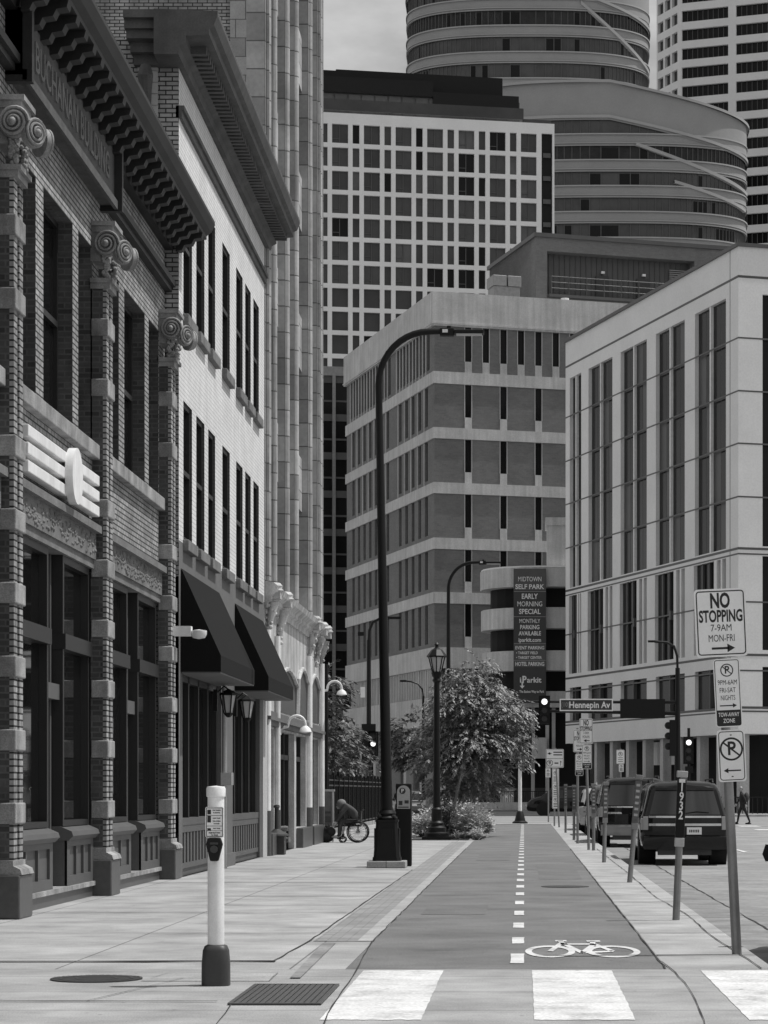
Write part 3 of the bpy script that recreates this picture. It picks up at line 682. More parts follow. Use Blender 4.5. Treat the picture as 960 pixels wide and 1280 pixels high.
vL = [2.5+2.15*k for k in range(13) if k not in (5,)]
fr = MB(); lf = MB(); wins = []
for i, (z0, z1) in enumerate(fl):
    us = [2.85+k*(1.5 if i == 0 else 3.0) for k in range(18 if i == 0 else 9)]
    hs = [(u-.27, u+.27, z0+.9, z1-.02) for u in us]
    fr.facade([0, LG], [z0, z1], hs, .22, Matrix.Identity(4)); wins += [('f', u, z0, z1) for u in us]
    vs2 = vL if i else [v+d for v in vL for d in (-.55, .55)]
    hl = [(-v-.45, -v+.45, z0+.35, z1-.02) for v in vs2]
    lf.facade([-DG, 0], [z0, z1], hl, .25, LEFT); wins += [('l', v, z0, z1) for v in vs2]
fr.add(lf.v, lf.f); fr.box(.36, LG-.1, .36, DG-.1, zfas+.3, ztop-.5); fr.build('brick_wall', M_gar, gb, world=False)
nw = 0
wins.sort(key=lambda w: 0 if (w[0] == 'f' and w[1] < 12) else 1)
rest = MB()
for sd_, u, z0, z1 in wins:
    if sd_ == 'f':
        if nw < 95:
            wo_ = pane_part('window', gb, .54, z1-z0-.92, T(u-.27, .2, z0+.9), M_glassf); nw += 1; hh = z1-z0-.9
            sub_mesh('surround', wo_, ('gf', round(hh, 3)), lambda q: q.box(-.03, .57, -.24, -.1, -.9, 0).box(-.06, 0, -.225, -.1, 0, hh).box(.54, .60, -.225, -.1, 0, hh), M_conc)
        else: rest.quad((u-.27,.2,z0+.9),(u+.27,.2,z0+.9),(u+.27,.2,z1-.02),(u-.27,.2,z1-.02))
    else:
        if nw < 95:
            wo_ = pane_part('window', gb, .90, z1-z0-.37, T(.2, u+.45, z0+.35) @ Matrix.Rotation(R(-90), 4, 'Z'), M_glassf); nw += 1; hh = z1-z0-.35
            sub_mesh('surround', wo_, ('gl', round(hh, 3)), lambda q: q.box(-.17, -.01, -.27, -.1, -.35, hh), M_conc)
        else: rest.quad((.2,u+.45,z0+.35),(.2,u-.45,z0+.35),(.2,u-.45,z1-.02),(.2,u+.45,z1-.02))
tag(rest.build('window', M_glassf, gb, world=False), kind='stuff')
lv = MB(); zz0, zz1 = zlouv, bands[-1][0]
lv.box(.3, LG-.3, .3, DG-.3, zz0, zz1, mi=1)
for k in range(52):
    v = .4+k*.56
    if v < DG: lv.box(.0, .3, v, v+.24, zz0, zz1)
    if v < LG: lv.box(v, v+.24, .0, .3, zz0, zz1)
lv.build('louvre_storey', [M_conc, M_gmet], gb, world=False)
MB().box(-.3, LG+.3, -.3, DG+.3, zfas, zlouv).build('fascia', M_conc, gb, world=False)
for k in range(6): MB().box(.6, 1.5, .6+k*5.4, 1.5+k*5.4, 0, zfas).build('column', M_conc, gb, world=False)
for k in range(1, 4): MB().box(.6+k*5.4, 1.5+k*5.4, .6, 1.5, 0, zfas).build('column', M_conc, gb, world=False)
MB().box(4.5, LG, 4.5, DG, 0, zfas-.02).build('ground_floor', M_gmet, gb, world=False)
# rooftop plant house
ph = MB(); zr0 = ztop-.6; zd = Zp(361, Y0+10)
v0 = 9.0; u0 = u_front(670, X0-v0*sa, Y0+v0*ca); zr1 = Zp(296, Y0+u0*sa+v0*ca)
ph.facade([u0, 32], [zr0, zr1], [(u0+1.0, u0+14.6, zd, zr1-1.15), (u0+17.2, u0+22, zd, zr1-1.6)], 1.2, T(0, v0, 0)); ph.box(u0, 32, v0+1.25, v0+14, zr0, zr1-.02)
ph.add([(u0, v0, zr0), (u0, v0+14, zr0), (u0, v0+14, zr1), (u0, v0, zr1)], [(3,2,1,0)])
po = ph.build('plant_house', M_gar, gb, world=False)
MB().box(u0-.2, 32.2, v0-.2, v0+14.2, zr1, zr1+.35).build('coping', M_gmet, po, world=False)
q = MB(); q.box(u0+1.0, u0+14.6, v0+1.12, v0+1.2, zd, zr1-1.15); q.box(u0+17.2, u0+22, v0+1.1, v0+1.2, zd, zr1-1.6)
for k in range(28): q.box(u0+1.0+k*.49, u0+1.06+k*.49, v0+1.05, v0+1.13, zd, zr1-1.17)
q.build('metal_cladding', M_gmet, po, world=False)
q = MB()
for k in range(12): q.box(u0+12.6, u0+14.3, v0+.9, v0+1.04, zd+1.1+k*.17, zd+1.19+k*.17)
q.build('louvre', M_steel, po, world=False)
for du in (6.4, 10.2):
    q = MB(); q.box(u0+du-.6, u0+du+.6, v0+.95, v0+1.05, zd+.05, zd+2.1); q.build('door', M_signg, po, world=False); q = MB(); q.box(u0+du-.15, u0+du+.15, v0+.8, v0+1.0, zd+2.3, zd+2.5); q.build('wall_light', M_white, po, world=False)
q = MB()
for k in range(12): q.cyl((u0+1.2+k*1.6, v0-.6, zd-.05), (u0+1.2+k*1.6, v0-.6, zd+1.5), .045, n=6)
for z in (.5, 1.0, 1.5): q.cyl((u0+1.2, v0-.6, zd+z-.05), (u0+18.8, v0-.6, zd+z-.05), .045, n=6)
q.box(u0+1, u0+19, v0-.66, v0-.02, zd-.3, zd-.06); q.build('railing', M_gmet, po, world=False)
q = MB(); q.box(6.9, 9.2, 6.2, 8.0, ztop-.2, ztop+2.2); q.box(6.8, 8.0, 6.1, 8.1, ztop+2.2, ztop+3.1); q.box(8.1, 9.3, 6.1, 8.1, ztop+2.2, ztop+3.1); q.build('rooftop_fan_unit', M_steel, gb, world=False, bevel=.05)
q = MB(); q.cyl((12.3, 3.5, ztop-.2), (12.3, 3.5, ztop+.9), .35, n=10); q.build('roof_vent', M_white, gb, world=False)
# --- spiral car ramp beside it
pr_ = root('parking_ramp', 'pale concrete spiral car ramp with dark gaps between curved parapets', 'parking ramp', (1.5, 186, 0), 0)
def stadium(x0, x1, y0, y1, n=10):
    r = (y1-y0)/2; cy = (y0+y1)/2; pts = [(x1, y0), (x1, y1)]
    for i in range(n+1): a = math.pi/2+math.pi*i/n; pts.append((x0+r+r*math.cos(a), cy+r*math.sin(a)))
    return pts
Yr = 185.0
for (t_, b_, x0, x1) in ((709, 733, 599, 740), (759, 785, 600, 740), (813, 838, 601, 740), (864, 884, 605, 740), (922, 948, 610, 640)):
    P = stadium(Xp(x0, Yr), Xp(x1, Yr), Yr, Yr+9)
    MB().prism(P, Zp(b_, Yr), Zp(t_, Yr)).build('curved_parapet', M_conc, pr_, smooth=40)
for (t_, b_) in ((733, 759), (785, 813), (838, 864), (884, 985)):
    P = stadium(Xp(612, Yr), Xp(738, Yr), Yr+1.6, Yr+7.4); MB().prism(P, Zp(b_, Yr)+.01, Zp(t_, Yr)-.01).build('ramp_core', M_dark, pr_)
MB().prism(stadium(Xp(600, Yr), Xp(740, Yr), Yr-.05, Yr+9.05), Zp(709, Yr), Zp(709, Yr)+.12).build('ramp_deck', M_concl, pr_)
q = MB(); q.box(Xp(684, Yr), Xp(720, Yr), Yr+1, Yr+5, Zp(709, Yr)+.13, Zp(655, Yr)); q.box(Xp(682, Yr), Xp(721, Yr), Yr+.9, Yr+5.1, Zp(655, Yr), Zp(645, Yr)); q.build('stair_tower', M_conc, pr_)
for px in (664, 682, 690): MB().box(Xp(px, Yr), Xp(px+4.5, Yr), Yr+1, Yr+1.4, 0, Zp(884, Yr)).build('column', M_conc, pr_)
q = MB(); q.box(Xp(612, Yr), Xp(662, Yr), Yr+.6, Yr+.9, Zp(948, Yr), Zp(922, Yr)); q.box(Xp(560, Yr), Xp(740, Yr), Yr-.6, Yr-.2, 0, .55); q.build('low_wall', M_conc, pr_)
q = MB()
for k in range(60):
    x = Xp(560, Yr)+k*.165; q.box(x, x+.03, Yr-.45, Yr-.4, .55, 1.35)
q.box(Xp(560, Yr), Xp(740, Yr), Yr-.46, Yr-.4, 1.35, 1.41); q.build('railing', M_black, pr_)
# --- banner sign with white lettering
Ys = 184.6
bs_ = root('parking_sign', 'tall dark parking banner sign with white lettering on the concrete ramp', 'sign', (Xp(662, Ys), Ys, Zp(877, Ys)))
x0, x1 = Xp(642, Ys), Xp(682.5, Ys)
MB().box(x0, x1, Ys-.1, Ys+.25, Zp(878, Ys), Zp(711, Ys)).build('board', M_signg, bs_)
for t_, b_ in ((711.5, 738), (805, 834)): MB().box(x0+.02, x1-.02, Ys-.115, Ys-.09, Zp(b_, Ys), Zp(t_, Ys)).build('grey_panel', M_gmet, bs_)
q = MB()
for py in (739.5, 771, 804.5, 825.5): q.box(x0+.02, x1-.02, Ys-.125, Ys-.1, Zp(py+.35, Ys), Zp(py-.35, Ys))
q.build('divider', M_steel, bs_)
t = MB(); xm = (x0+x1)/2; u = Ys/F
for s_, py, cap, w_, dx in (('MIDTOWN', 724, 5.6, 29, 0), ('SELF PARK', 733.5, 5.6, 36, 0), ('EARLY', 745.5, 6.2, 20, 0), ('MORNING', 755, 6.0, 31, 0), ('SPECIAL', 764.5, 6.0, 27, 0), ('MONTHLY', 776.3, 5.0, 26, 0),
                      ('PARKING', 784, 5.0, 24, 0), ('AVAILABLE', 791.8, 5.0, 28, 0), ('iparkit.com', 800, 4.8, 28, 0), ('EVENT PARKING', 809.8, 3.9, 36, 0), ('\u2022 TARGET FIELD', 816.2, 3.2, 27, -3.5), ('\u2022 TARGET CENTER', 822, 3.2, 32, -1),
                      ('HOTEL PARKING', 830, 4.6, 36, 0), ('arkit', 850, 6.4, 18, 5.5), ('The Easiest Way to Park', 864.5, 3.0, 31, 2.5)):
    text_fit(t, s_, w_*u, cap*u, T(xm+dx*u, Ys-.13, Zp(py, Ys)) @ UPRIGHT, bold=.005 if 'M' in s_ else .022)
text_fit(t, 'P', 5.2*u, 8.4*u, T(xm-6.6*u, Ys-.13, Zp(849.5, Ys)) @ UPRIGHT, bold=.03)
text_fit(t, 'i', 1.7*u, 6.4*u, T(xm-11.5*u, Ys-.13, Zp(850, Ys)) @ UPRIGHT, bold=.02)
q1 = (xm-9.5*u, Zp(858, Ys)); t.add([(q1[0]-.19, Ys-.13, q1[1]+.05), (q1[0]+.19, Ys-.13, q1[1]+.05), (q1[0], Ys-.13, q1[1]-.17)], [(0,2,1)]); t.box(q1[0]-.05, q1[0]+.05, Ys-.131, Ys-.129, q1[1]+.05, q1[1]+.35)
t.build('lettering', M_white, bs_, uv=False)
# --- pale panelled office building on the right
X0, Y0 = 13.30, 150.0
wb = root('pale_panel_building', 'pale panelled office building with tall dark window strips beyond the traffic lights', 'building', (X0, Y0, 0), ANG)
zc = lambda py: Zp(py, Y0)
LEN = v_left(707, X0, Y0); WID = 32.0
zt, zj = zc(308), zc(345)
strips = [(868.6, 886.8, 907.4), (819.8, 836.6, 855.9), (775.8, 791.3, 808.4), (735.6, 749.7, 765.5), (712.2, 719, 726.5)]
SV = [[v_left(p, X0, Y0) for p in st] for st in strips]       # each: far, middle, near distance
zs1, zs0 = zc(365), zc(682)
z2t, z2b, z3t, z3b = zc(694), zc(812), zc(833), zc(886)
hs = []; panes = []
for far, mid, near in SV:
    hs.append((-far, -near, zs0, zs1)); panes.append((far, mid, near))
lowv = []
for far, mid, near in SV:
    w_ = far-near
    hs += [(-far-.2, -(far-w_*.62), z2b, z2t), (-(far-w_*.70)+.05, -(far-w_*.83), z2b, z2t), (-(far-w_*.88), -near, z2b, z2t), (-far, -near, z3b, z3t)]
mbw = MB(); mbw.facade([-LEN, 0], [zc(917), zt], hs, .32, LEFT)
fh = [(1.62, 9.0, zs0, zc(366)), (1.62, 9.0, z2b, z2t), (1.62, 9.0, z3b, z3t)]
mbw.facade([0, WID], [zc(917), zt], fh, .32, Matrix.Identity(4)); mbw.box(.33, WID, .33, LEN, zc(917), zt-.05)
mbw.build('panel_wall', M_concl, wb, world=False)
jn = MB()
for py in (345, 422, 488.3, 554, 620.6, 685, 692, 752, 818, 838, 884, 889):
    z = zc(py)
    if py in (345, 685, 818, 884): jn.box(-.012, .02, 0, LEN, z-.09, z+.06); jn.box(0, WID, -.012, .02, z-.09, z+.06)
    else:
        jn.box(-.006, .02, -.0, LEN, z-.05, z+.05); jn.box(0, WID, -.006, .02, z-.05, z+.05)
for vv in (1.35, ): jn.box(-.006, .02, vv-.04, vv+.04, zc(917), zt)
jn.box(.0, .0+.02, .0, .02, 0, 1); jn.build('panel_joint', M_gmet, wb, world=False)
MB().box(-.15, WID, -.15, LEN+.1, zt, zt+.22).build('coping', M_gmet, wb, world=False)
fz = [zs0, zc(620.6), zc(554), zc(488.3), zc(422), zs1]
ml = MB()
for far, mid, near in panes:
    for k in range(5):
        za, zb = fz[k]+.05, fz[k+1]-.05
        n = 4; L_ = far-near; cut = [0, .27, .5, .74, 1.0]
        for j in range(n):
            a = near+L_*cut[j]; b = near+L_*cut[j+1]
            pane_part('window', wb, b-a-.08, zb-za, T(.26, b-.04, za) @ Matrix.Rotation(R(-90), 4, 'Z'), (M_glassf, M_glassf, M_glassm, M_glassf, M_glassf)[(j*3+k*2+int(far)) % 5])
    ml.box(.05, .25, mid-.1, mid+.1, zs0, zs1)
    MB().box(.27, .33, near, far, zs0, zs1).build('curtain_wall', M_gmet, wb, world=False)
ml.build('fin', M_white, wb, world=False)
bk_ = MB()
for h in hs[5:]: bk_.quad((.25, -h[0], h[2]), (.25, -h[1], h[2]), (.25, -h[1], h[3]), (.25, -h[0], h[3]))
for h in fh: bk_.quad((h[0], .25, h[2]), (h[1], .25, h[2]), (h[1], .25, h[3]), (h[0], .25, h[3]))
bk_.build('lower_glazing', M_glassf, wb, world=False)
q = MB()
for far, mid, near in SV:
    w_ = far-near
    for f_ in (.2, .42): q.box(.1, .24, far-w_*f_-.06, far-w_*f_+.06, z2b, z2t)
    q.box(-.12, .24, far-w_*.62+.25, far-w_*.62+.5, (z2b+z2t)/2-.3, (z2b+z2t)/2+.3)
    q.box(-.02, .24, far-w_*.5-.06, far-w_*.5+.06, z3b, z3t)
q.build('window_mullion', M_gmet, wb, world=False)
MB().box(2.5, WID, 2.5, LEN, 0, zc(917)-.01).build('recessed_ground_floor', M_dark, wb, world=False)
for k in range(9): MB().box(.3, .9, .4+k*3.4, 1.0+k*3.4, 0, zc(917)).build('column', M_conc, wb, world=False)
for k in range(1, 3): MB().box(.4+k*4.2, 1.0+k*4.2, .3, .9, 0, zc(917)).build('column', M_conc, wb, world=False)
q = MB()
for k in range(12): q.box(1.4, 1.5, 13+k*.55, 13.5+k*.55, 3.2, 4.8)
q.build('blind', M_concl, wb, world=False)
q = MB(); q.box(-1.2, -1.1, 0, 30, 1.0, 1.06); q.box(-1.2, -1.1, 0, 30, .1, .16)
for k in range(90): q.box(-1.17, -1.13, k*.33, k*.33+.05, 0, 1.05)
q.box(-1.2, 30, -1.2, -1.1, 1.0, 1.06)
for k in range(90): q.box(-1.2+k*.33, -1.15+k*.33, -1.17, -1.13, 0, 1.05)
q.build('railing', M_black, wb, world=False)
# --- pale gridded tower
Yh = 300.0; AH = R(10.6)
ht = root('gridded_tower', 'pale tower with a regular grid of square dark windows under a black rooftop storey', 'building', (Xp(693, Yh), Yh, 0), AH)
zc = lambda py: Zp(py, Yh)
Xh = Xp(693, Yh)
def uh(px): return ((px-655)*Yh - F*Xh)/(F*math.cos(AH) - (px-655)*math.sin(AH))
zz = lambda k: zc(158)-1.05-k*2.86
rows = 21; colp = 3.905
hs = []; u = uh(671.5)
wide = []; narrow = []
k = 0; ue = uh(670.2)
while ue-1.9 > -34:
    wide.append((ue-1.92, ue+.06)); narrow.append((ue-3.30, ue-2.46)); ue -= colp
for r_ in range(rows):
    z1 = zz(r_); z0 = z1-2.32
    for a, b in wide+narrow: hs.append((a, b, z0, z1))
hs.append((uh(677), uh(690.5), 6, zz(0)+.1))
fh_ = MB(); fh_.facade([-36, 0], [zz(rows), zc(155)], hs, .45, Matrix.Identity(4)); fh_.box(-36, 0, .46, 22, zz(rows), zc(155)-.05)
fh_.build('grid_wall', M_hotel, ht, world=False)
cnt = 0; rest = MB()
rnd = random.Random(3)
for r_ in range(rows):
    z1 = zz(r_); z0 = z1-2.32
    for lst, w_ in ((wide, 1.98), (narrow, .84)):
        for a, b in lst:
            rv_ = rnd.random(); m_ = M_glassm if rv_ < .28 else (M_glassl if rv_ < .40 else (M_glassf if rv_ < .55 else M_glassd))
            if b > uh(402) and r_ < 9 and cnt < 98:
                wo_ = pane_part('window', ht, w_, 2.32, T(a, .38, z0), m_); cnt += 1
                if w_ > 1: sub_mesh('sash_bar', wo_, ('ht',), lambda q: q.box(.9, 1.0, -.1, -.01, .01, 2.31).box(0, .9, -.08, -.01, .55, .63), M_gmet)
            else: rest.quad((a,.38,z0), (b,.38,z0), (b,.38,z1), (a,.38,z1), 0 if m_ is M_glassf else 1)
tag(rest.build('window', [M_glassf, M_glassm], ht, world=False), kind='stuff')
q = MB()
for r_ in range(rows):
    z1 = zz(r_)
    q.box(uh(679), uh(688.5), .1, .3, z1-2.86, z1-2.3)
q.build('spandrel_strip', M_gmet, ht, world=False)
q = MB(); q.box(uh(677), uh(690.5), .32, .40, 6, zz(0)+.1); q.build('dark_bay', M_dark, ht, world=False)
q = MB(); q.box(-36, uh(655), 3, 20, zc(158), zc(122)); q.build('penthouse', M_gmet, ht, world=False)
q = MB(); q.box(-36, uh(545), 2.4, 20, zc(122), zc(103)); q.box(uh(545)+.01, uh(653), 2.4, 20, zc(137), zc(116)); q.box(uh(408), uh(636), 4.4, 19, zc(116)+.01, zc(90)); q.box(uh(425), uh(636), 4.5, 18.9, zc(90), zc(88)); q.build('rooftop_storey', M_dark, ht, world=False)
for i, px in enumerate(range(404, 545, 17)): MB().box(uh(px)+.1, uh(px+17)-.1, 2.9, 2.99, zc(148), zc(123)).build('penthouse_window', M_glassl, ht, world=False)
for i, px in enumerate(range(585, 650, 13)): MB().box(uh(px)+.1, uh(px+13)-.1, 2.9, 2.99, zc(150), zc(138)).build('penthouse_window', M_glassl, ht, world=False)
q = MB(); q.box(-36, uh(655), .3, .36, zc(151), zc(137)); q.build('roof_balustrade', M_glassm, ht, world=False)
q = MB(); q.box(uh(655), -.2, 1, 1.08, zc(157), zc(148)); q.build('parapet_glass', M_glassm, ht, world=False)
# --- dark glass building behind the narrow gap
dg_ = root('dark_glass_building', 'dark glass building with thin pale mullions seen in the gap beside the terracotta tower', 'building', (Xp(414, 240), 240, 0), AH)
Yd = 240.0; zt = Zp(470, Yd)
MB().box(-9, 14, 0, 12, 0, zt).build('glass_wall', M_glassf, dg_, world=False)
q = MB(); z = 2
k = 0
while z < zt: q.box(-9, 14, -.08, .02, z, z+(.7 if k % 2 else .18)); z += 1.9; k += 1
q.build('floor_band', M_gmet, dg_, world=False)
for x in (-4.6, .25, 5.2): MB().box(x-.16, x+.16, -.35, .0, 0, zt-.01).build('mullion', M_steel, dg_, world=False)
MB().box(-9, 14, -.3, .05, zt, zt+.9).build('coping', M_steel, dg_, world=False)
# --- curved stepped tower
ct = root('curved_tower', 'curved stepped stone tower with continuous dark window bands', 'building', (Xp(760, 420), 420, 0))
NE = 2.7
def sup(t):
    c_, s_ = math.cos(t), math.sin(t)
    return math.copysign(abs(c_)**(2/NE), c_), math.copysign(abs(s_)**(2/NE), s_)
def ellipse_band(mb, cx, cy, a, b, z0, z1, drop=lambda t: 0, n=72, mi=0, cap=False):
    vs_ = []; fs_ = []
    for i in range(n+1):
        t = math.pi + math.pi*i/n                      # near half, from -x round the front to +x
        e_ = sup(t); x, y_ = cx+a*e_[0], cy+b*e_[1]; d = drop((x-cx)/a)
        vs_ += [(x, y_, z0-d), (x, y_, z1-d)]
    for i in range(n): fs_.append((2*i, 2*i+2, 2*i+3, 2*i+1))
    if cap:
        fs_.append(tuple(2*i+1 for i in range(n+1))); fs_.append(tuple(2*i for i in range(n, -1, -1)))
    mb.add(vs_, fs_, None, mi)
def ellipse_solid(mb, cx, cy, a, b, z0, z1, drop=lambda t: 0):
    n = 72; vs_ = []
    for i in range(n+1):
        t = math.pi+math.pi*i/n; e_ = sup(t); x, y_ = cx+a*e_[0], cy+b*e_[1]; d = drop((x-cx)/a); vs_ += [(x, y_, z0-d), (x, y_, z1-d)]
    k = len(vs_); d0, d1 = drop(-1), drop(1)
    vs_ += [(cx-a, cy+b*1.2, z0-d0), (cx-a, cy+b*1.2, z1-d0), (cx+a, cy+b*1.2, z0-d1), (cx+a, cy+b*1.2, z1-d1)]
    fs_ = [(2*i, 2*i+2, 2*i+3, 2*i+1) for i in range(n)]
    fs_ += [tuple([2*i+1 for i in range(n+1)]+[k+3, k+1]), (2*n, k+2, k+3, 2*n+1), (k, 0, 1, k+1)]
    mb.add(vs_, fs_)
def drum(px0, px1, pyt, b, Y, first, pitch, gl, nfl, topdrop, slope_from):
    cx = Xp((px0+px1)/2, Y); a = (px1-px0)/2*Y/F; cy = Y+b
    dr = lambda t: 0 if t < slope_from else topdrop*(t-slope_from)/(1-slope_from)
    half = lambda t: .5*dr(t)
    zero = lambda t: 0
    m_ = MB(); ztop_ = Zp(pyt, Y)
    core = MB(); ellipse_solid(core, cx, cy, a-.9, b-.9, 0, ztop_-4); core.build('core', M_gmet, ct)
    zf = Zp(first, Y)
    o = MB(); ellipse_solid(o, cx, cy, a+.1, b+.1, zf, ztop_, dr); ob_ = o.build('parapet', M_curv, ct, smooth=30)
    mm = MB()
    ellipse_solid(mm, cx, cy, a+.55, b+.55, ztop_-.1, ztop_+.35, dr); ellipse_solid(mm, cx, cy, a+.35, b+.35, zf+.3, zf+.8, dr); mm.build('moulding', M_mould, ob_, smooth=30)
    for k in range(nfl):
        z1 = zf-k*pitch; dz = dr if k == 0 else zero
        dn = (lambda t: .75*dr(t)) if k == 0 else zero
        gm = MB(); ellipse_band(gm, cx, cy, a-.25, b-.25, z1-gl-.02-(topdrop if k == 0 else 0), z1+.02); gm.build('window_band', M_glassd, ct, smooth=30)
        mu = MB()
        for i in range(64):
            t = math.pi+math.pi*(i+.5)/64; e_ = sup(t); x, y_ = cx+(a-.2)*e_[0], cy+(b-.2)*e_[1]; d0 = dz((x-cx)/a)
            wv = rnd.random(); mu.box(x-.07, x+.07, y_-.07, y_+.1, z1-gl, z1-d0, mi=0)
            if wv < .18:
                t2 = math.pi+math.pi*(i+1.5)/64; e_ = sup(t2); x2, y2 = cx+(a-.22)*e_[0], cy+(b-.22)*e_[1]
                mu.quad((x, y_, z1-gl), (x2, y2, z1-gl), (x2, y2, z1-.3-d0), (x, y_, z1-.3-d0), 1)
        mu.build('mullion', [M_gmet, M_glassf], ct)
        sb = MB(); ellipse_solid(sb, cx, cy, a, b, z1-pitch, z1-gl, zero if k else (lambda t: 0)); so = sb.build('spandrel', M_curv, ct, smooth=30)
        mm = MB(); ellipse_solid(mm, cx, cy, a+.25, b+.25, z1-gl-.2, z1-gl+.03); ellipse_solid(mm, cx, cy, a+.18, b+.18, z1-pitch+.40, z1-pitch+.55); ellipse_solid(mm, cx, cy, a+.18, b+.18, z1-pitch+.02, z1-pitch+.14); mm.build('moulding', M_mould, so, smooth=30)
    return cx, cy, a
drum(585, 940, 103, 12, 400, 150, 4.28, 2.25, 9, 5.2, 0.0)
drum(505, 815, -90, 13, 432, -20, 4.72, 2.6, 6, 6.0, .1)
def terrace(px0, px1, pyt, b, Y, t0, t1, z0, z1, h):
    cx = Xp((px0+px1)/2, Y); a = (px1-px0)/2*Y/F; cy = Y+b; q = MB(); P = []
    for i in range(31):
        t = t0+(t1-t0)*i/30; y_ = cy-b*(1-abs(t)**NE)**(1/NE); z = z0+(z1-z0)*i/30
        for d in (-1.6, .35): P.append((cx+(a+d)*t, y_-d*.6, z)); P.append((cx+(a+d)*t, y_-d*.6, z+h))
    for i in range(30):
        k = 4*i; q.add([P[k+j] for j in range(8)], [(2,6,7,3),(1,3,7,5),(0,4,6,2)])
    q.build('terrace_parapet', M_mould, ct, smooth=40)
terrace(585, 940, 103, 12, 400, .18, .985, Zp(182, 400), Zp(240, 405), .55)
terrace(585, 940, 103, 12, 400, .45, .97, Zp(228, 400), Zp(262, 405), .5)
terrace(505, 815, -90, 13, 432, .42, .985, Zp(4, 432), Zp(88, 438), .6)
# --- pale banded tower far right
Yf = 520.0
ft = root('banded_tower', 'pale stone tower with wide straight window bands standing beside the curved tower', 'building', (Xp(850, Yf), Yf, 0), R(-18))
zc = lambda py: Zp(py, Yf)
hs = []; hl = []
zt = zc(-60)
for k in range(17):
    z1 = zc(14+(-2)*23.6+k*23.6); z0 = z1-2.45
    for a in range(4): hs.append((.4+a*11.9, .4+a*11.9+10.2, z0, z1))
    for a in range(3): hl.append((-9.5+a*3.0, -9.5+a*3.0+2.4, z0, z1))
q = MB(); q.facade([0, 48], [zc(330), zt], hs, .8, Matrix.Identity(4))
AL = Matrix.Rotation(R(-45), 4, 'Z'); q.facade([-10, 0], [zc(330), zt], hl, .8, AL)
q.add([(0.9,1.5,0),(47,1.5,0),(47,20,0),(.9,20,0),(0.9,1.5,zt-1),(47,1.5,zt-1),(47,20,zt-1),(.9,20,zt-1)], [(4,5,6,7),(0,1,5,4)])
q.build('stone_wall', M_far, ft, world=False)
for h in hs:
    if h[0] < 26:
        wo_ = pane_part('window', ft, h[1]-h[0], h[3]-h[2], T(h[0], .7, h[2]), M_glassf); L_ = h[1]-h[0]; hh = h[3]-h[2]
        def bars(q):
            for i in range(1, 9): q.box(L_*i/9-.06, L_*i/9+.06, -.2, -.01, 0, hh)
            return q
        sub_mesh('mullion', wo_, ('ft', round(L_, 2), round(hh, 2)), bars, M_gmet)
q = MB()
for h in hl: q.add([(h[0], .7, h[2]), (h[1], .7, h[2]), (h[1], .7, h[3]), (h[0], .7, h[3])], [(0,1,2,3)], AL)
q.build('side_window', M_glassm, ft, world=False)
# ------------------------------------------------------------------ street lamps, posts, signals
def curve_arm(x, y, z0, dx, r, rise, n=10):
    # quarter-ellipse from vertical pole top to a level arm
    return [(x+dx*(1-math.cos(math.pi/2*i/n)), y, z0+rise*math.sin(math.pi/2*i/n)) for i in range(n+1)]
def street_lamp(x, y, label, lean=0.0, top=Zp(412, 45.2)):
    o = root('street_lamp', label, 'street lamp', (x, y, 0), 0, 'black curved arm street lamps')
    q = MB(); q.box(-.36, .36, -.34, .34, 0, .13); q.build('footing', M_kerb, o, world=False, bevel=.015)
    q = MB()
    def frustum(h0, h1, z0, z1, c_=.25):
        P = lambda h: [(h, -h*(1-c_)), (h, h*(1-c_)), (h*(1-c_), h), (-h*(1-c_), h), (-h, h*(1-c_)), (-h, -h*(1-c_)), (-h*(1-c_), -h), (h*(1-c_), -h)]
        q.add([(a_, b_, z0) for a_, b_ in P(h0)]+[(a_, b_, z1) for a_, b_ in P(h1)], [(i, (i+1) % 8, 8+(i+1) % 8, 8+i) for i in range(8)]+[tuple(range(8, 16)), tuple(range(7, -1, -1))])
    frustum(.265, .26, .13, .20); frustum(.245, .20, .20, .86); frustum(.215, .215, .86, .90); q.lathe([(.19,.90),(.20,.94),(.15,.98),(.17,1.02),(.14,1.08)], 14)
    for k in range(4):
        a = R(90*k); M_ = Matrix.Rotation(a, 4, 'Z'); q.box(-.12, .12, -.238, -.18, .30, .74, M_)
        q.ball((.17*math.cos(a+.78), .17*math.sin(a+.78), .95), .05, 6, 5)
    q.build('base', M_black, o, world=False, smooth=30)
    h = top
    path = [(-lean*t/10, 0, 1.0+(h-2.0)*t/10) for t in range(11)]; xl = -lean
    path += [(px_+xl, 0, pz) for px_, _, pz in curve_arm(0, 0, h-1.0, .95, 0, 1.0)[1:]] + [(xl+1.25, 0, h+.01)]
    q = MB().tube(path, [.108-.0042*i for i in range(11)]+[.062]*10+[.055], 12); q.build('pole', M_black, o, world=False, smooth=40)
    q = MB(); q.box(xl+1.15, xl+1.42, -.07, .07, h-.09, h+.06); q.box(xl+1.42, xl+1.98, -.13, .13, h-.05, h+.02); q.box(xl+1.28, xl+1.36, -.03, .03, h+.06, h+.11)
    hd = q.build('lamp_head', M_black, o, world=False, bevel=.015)
    q = MB(); q.box(xl+1.46, xl+1.94, -.1, .1, h-.065, h-.052); q.build('lens', M_frost, hd, world=False)
    q = MB(); q.box(xl+1.20, xl+1.3, -.085, -.071, h-.03, h+.03); q.build('number_label', M_white, hd, world=False)
    return o
street_lamp(-2.57, 45.4, 'tall black curved arm street lamp standing beside the parking pay station', lean=.16)
street_lamp(-2.86, 91.5, 'black curved arm street lamp rising behind the leafy tree', top=Zp(703, 91.5))
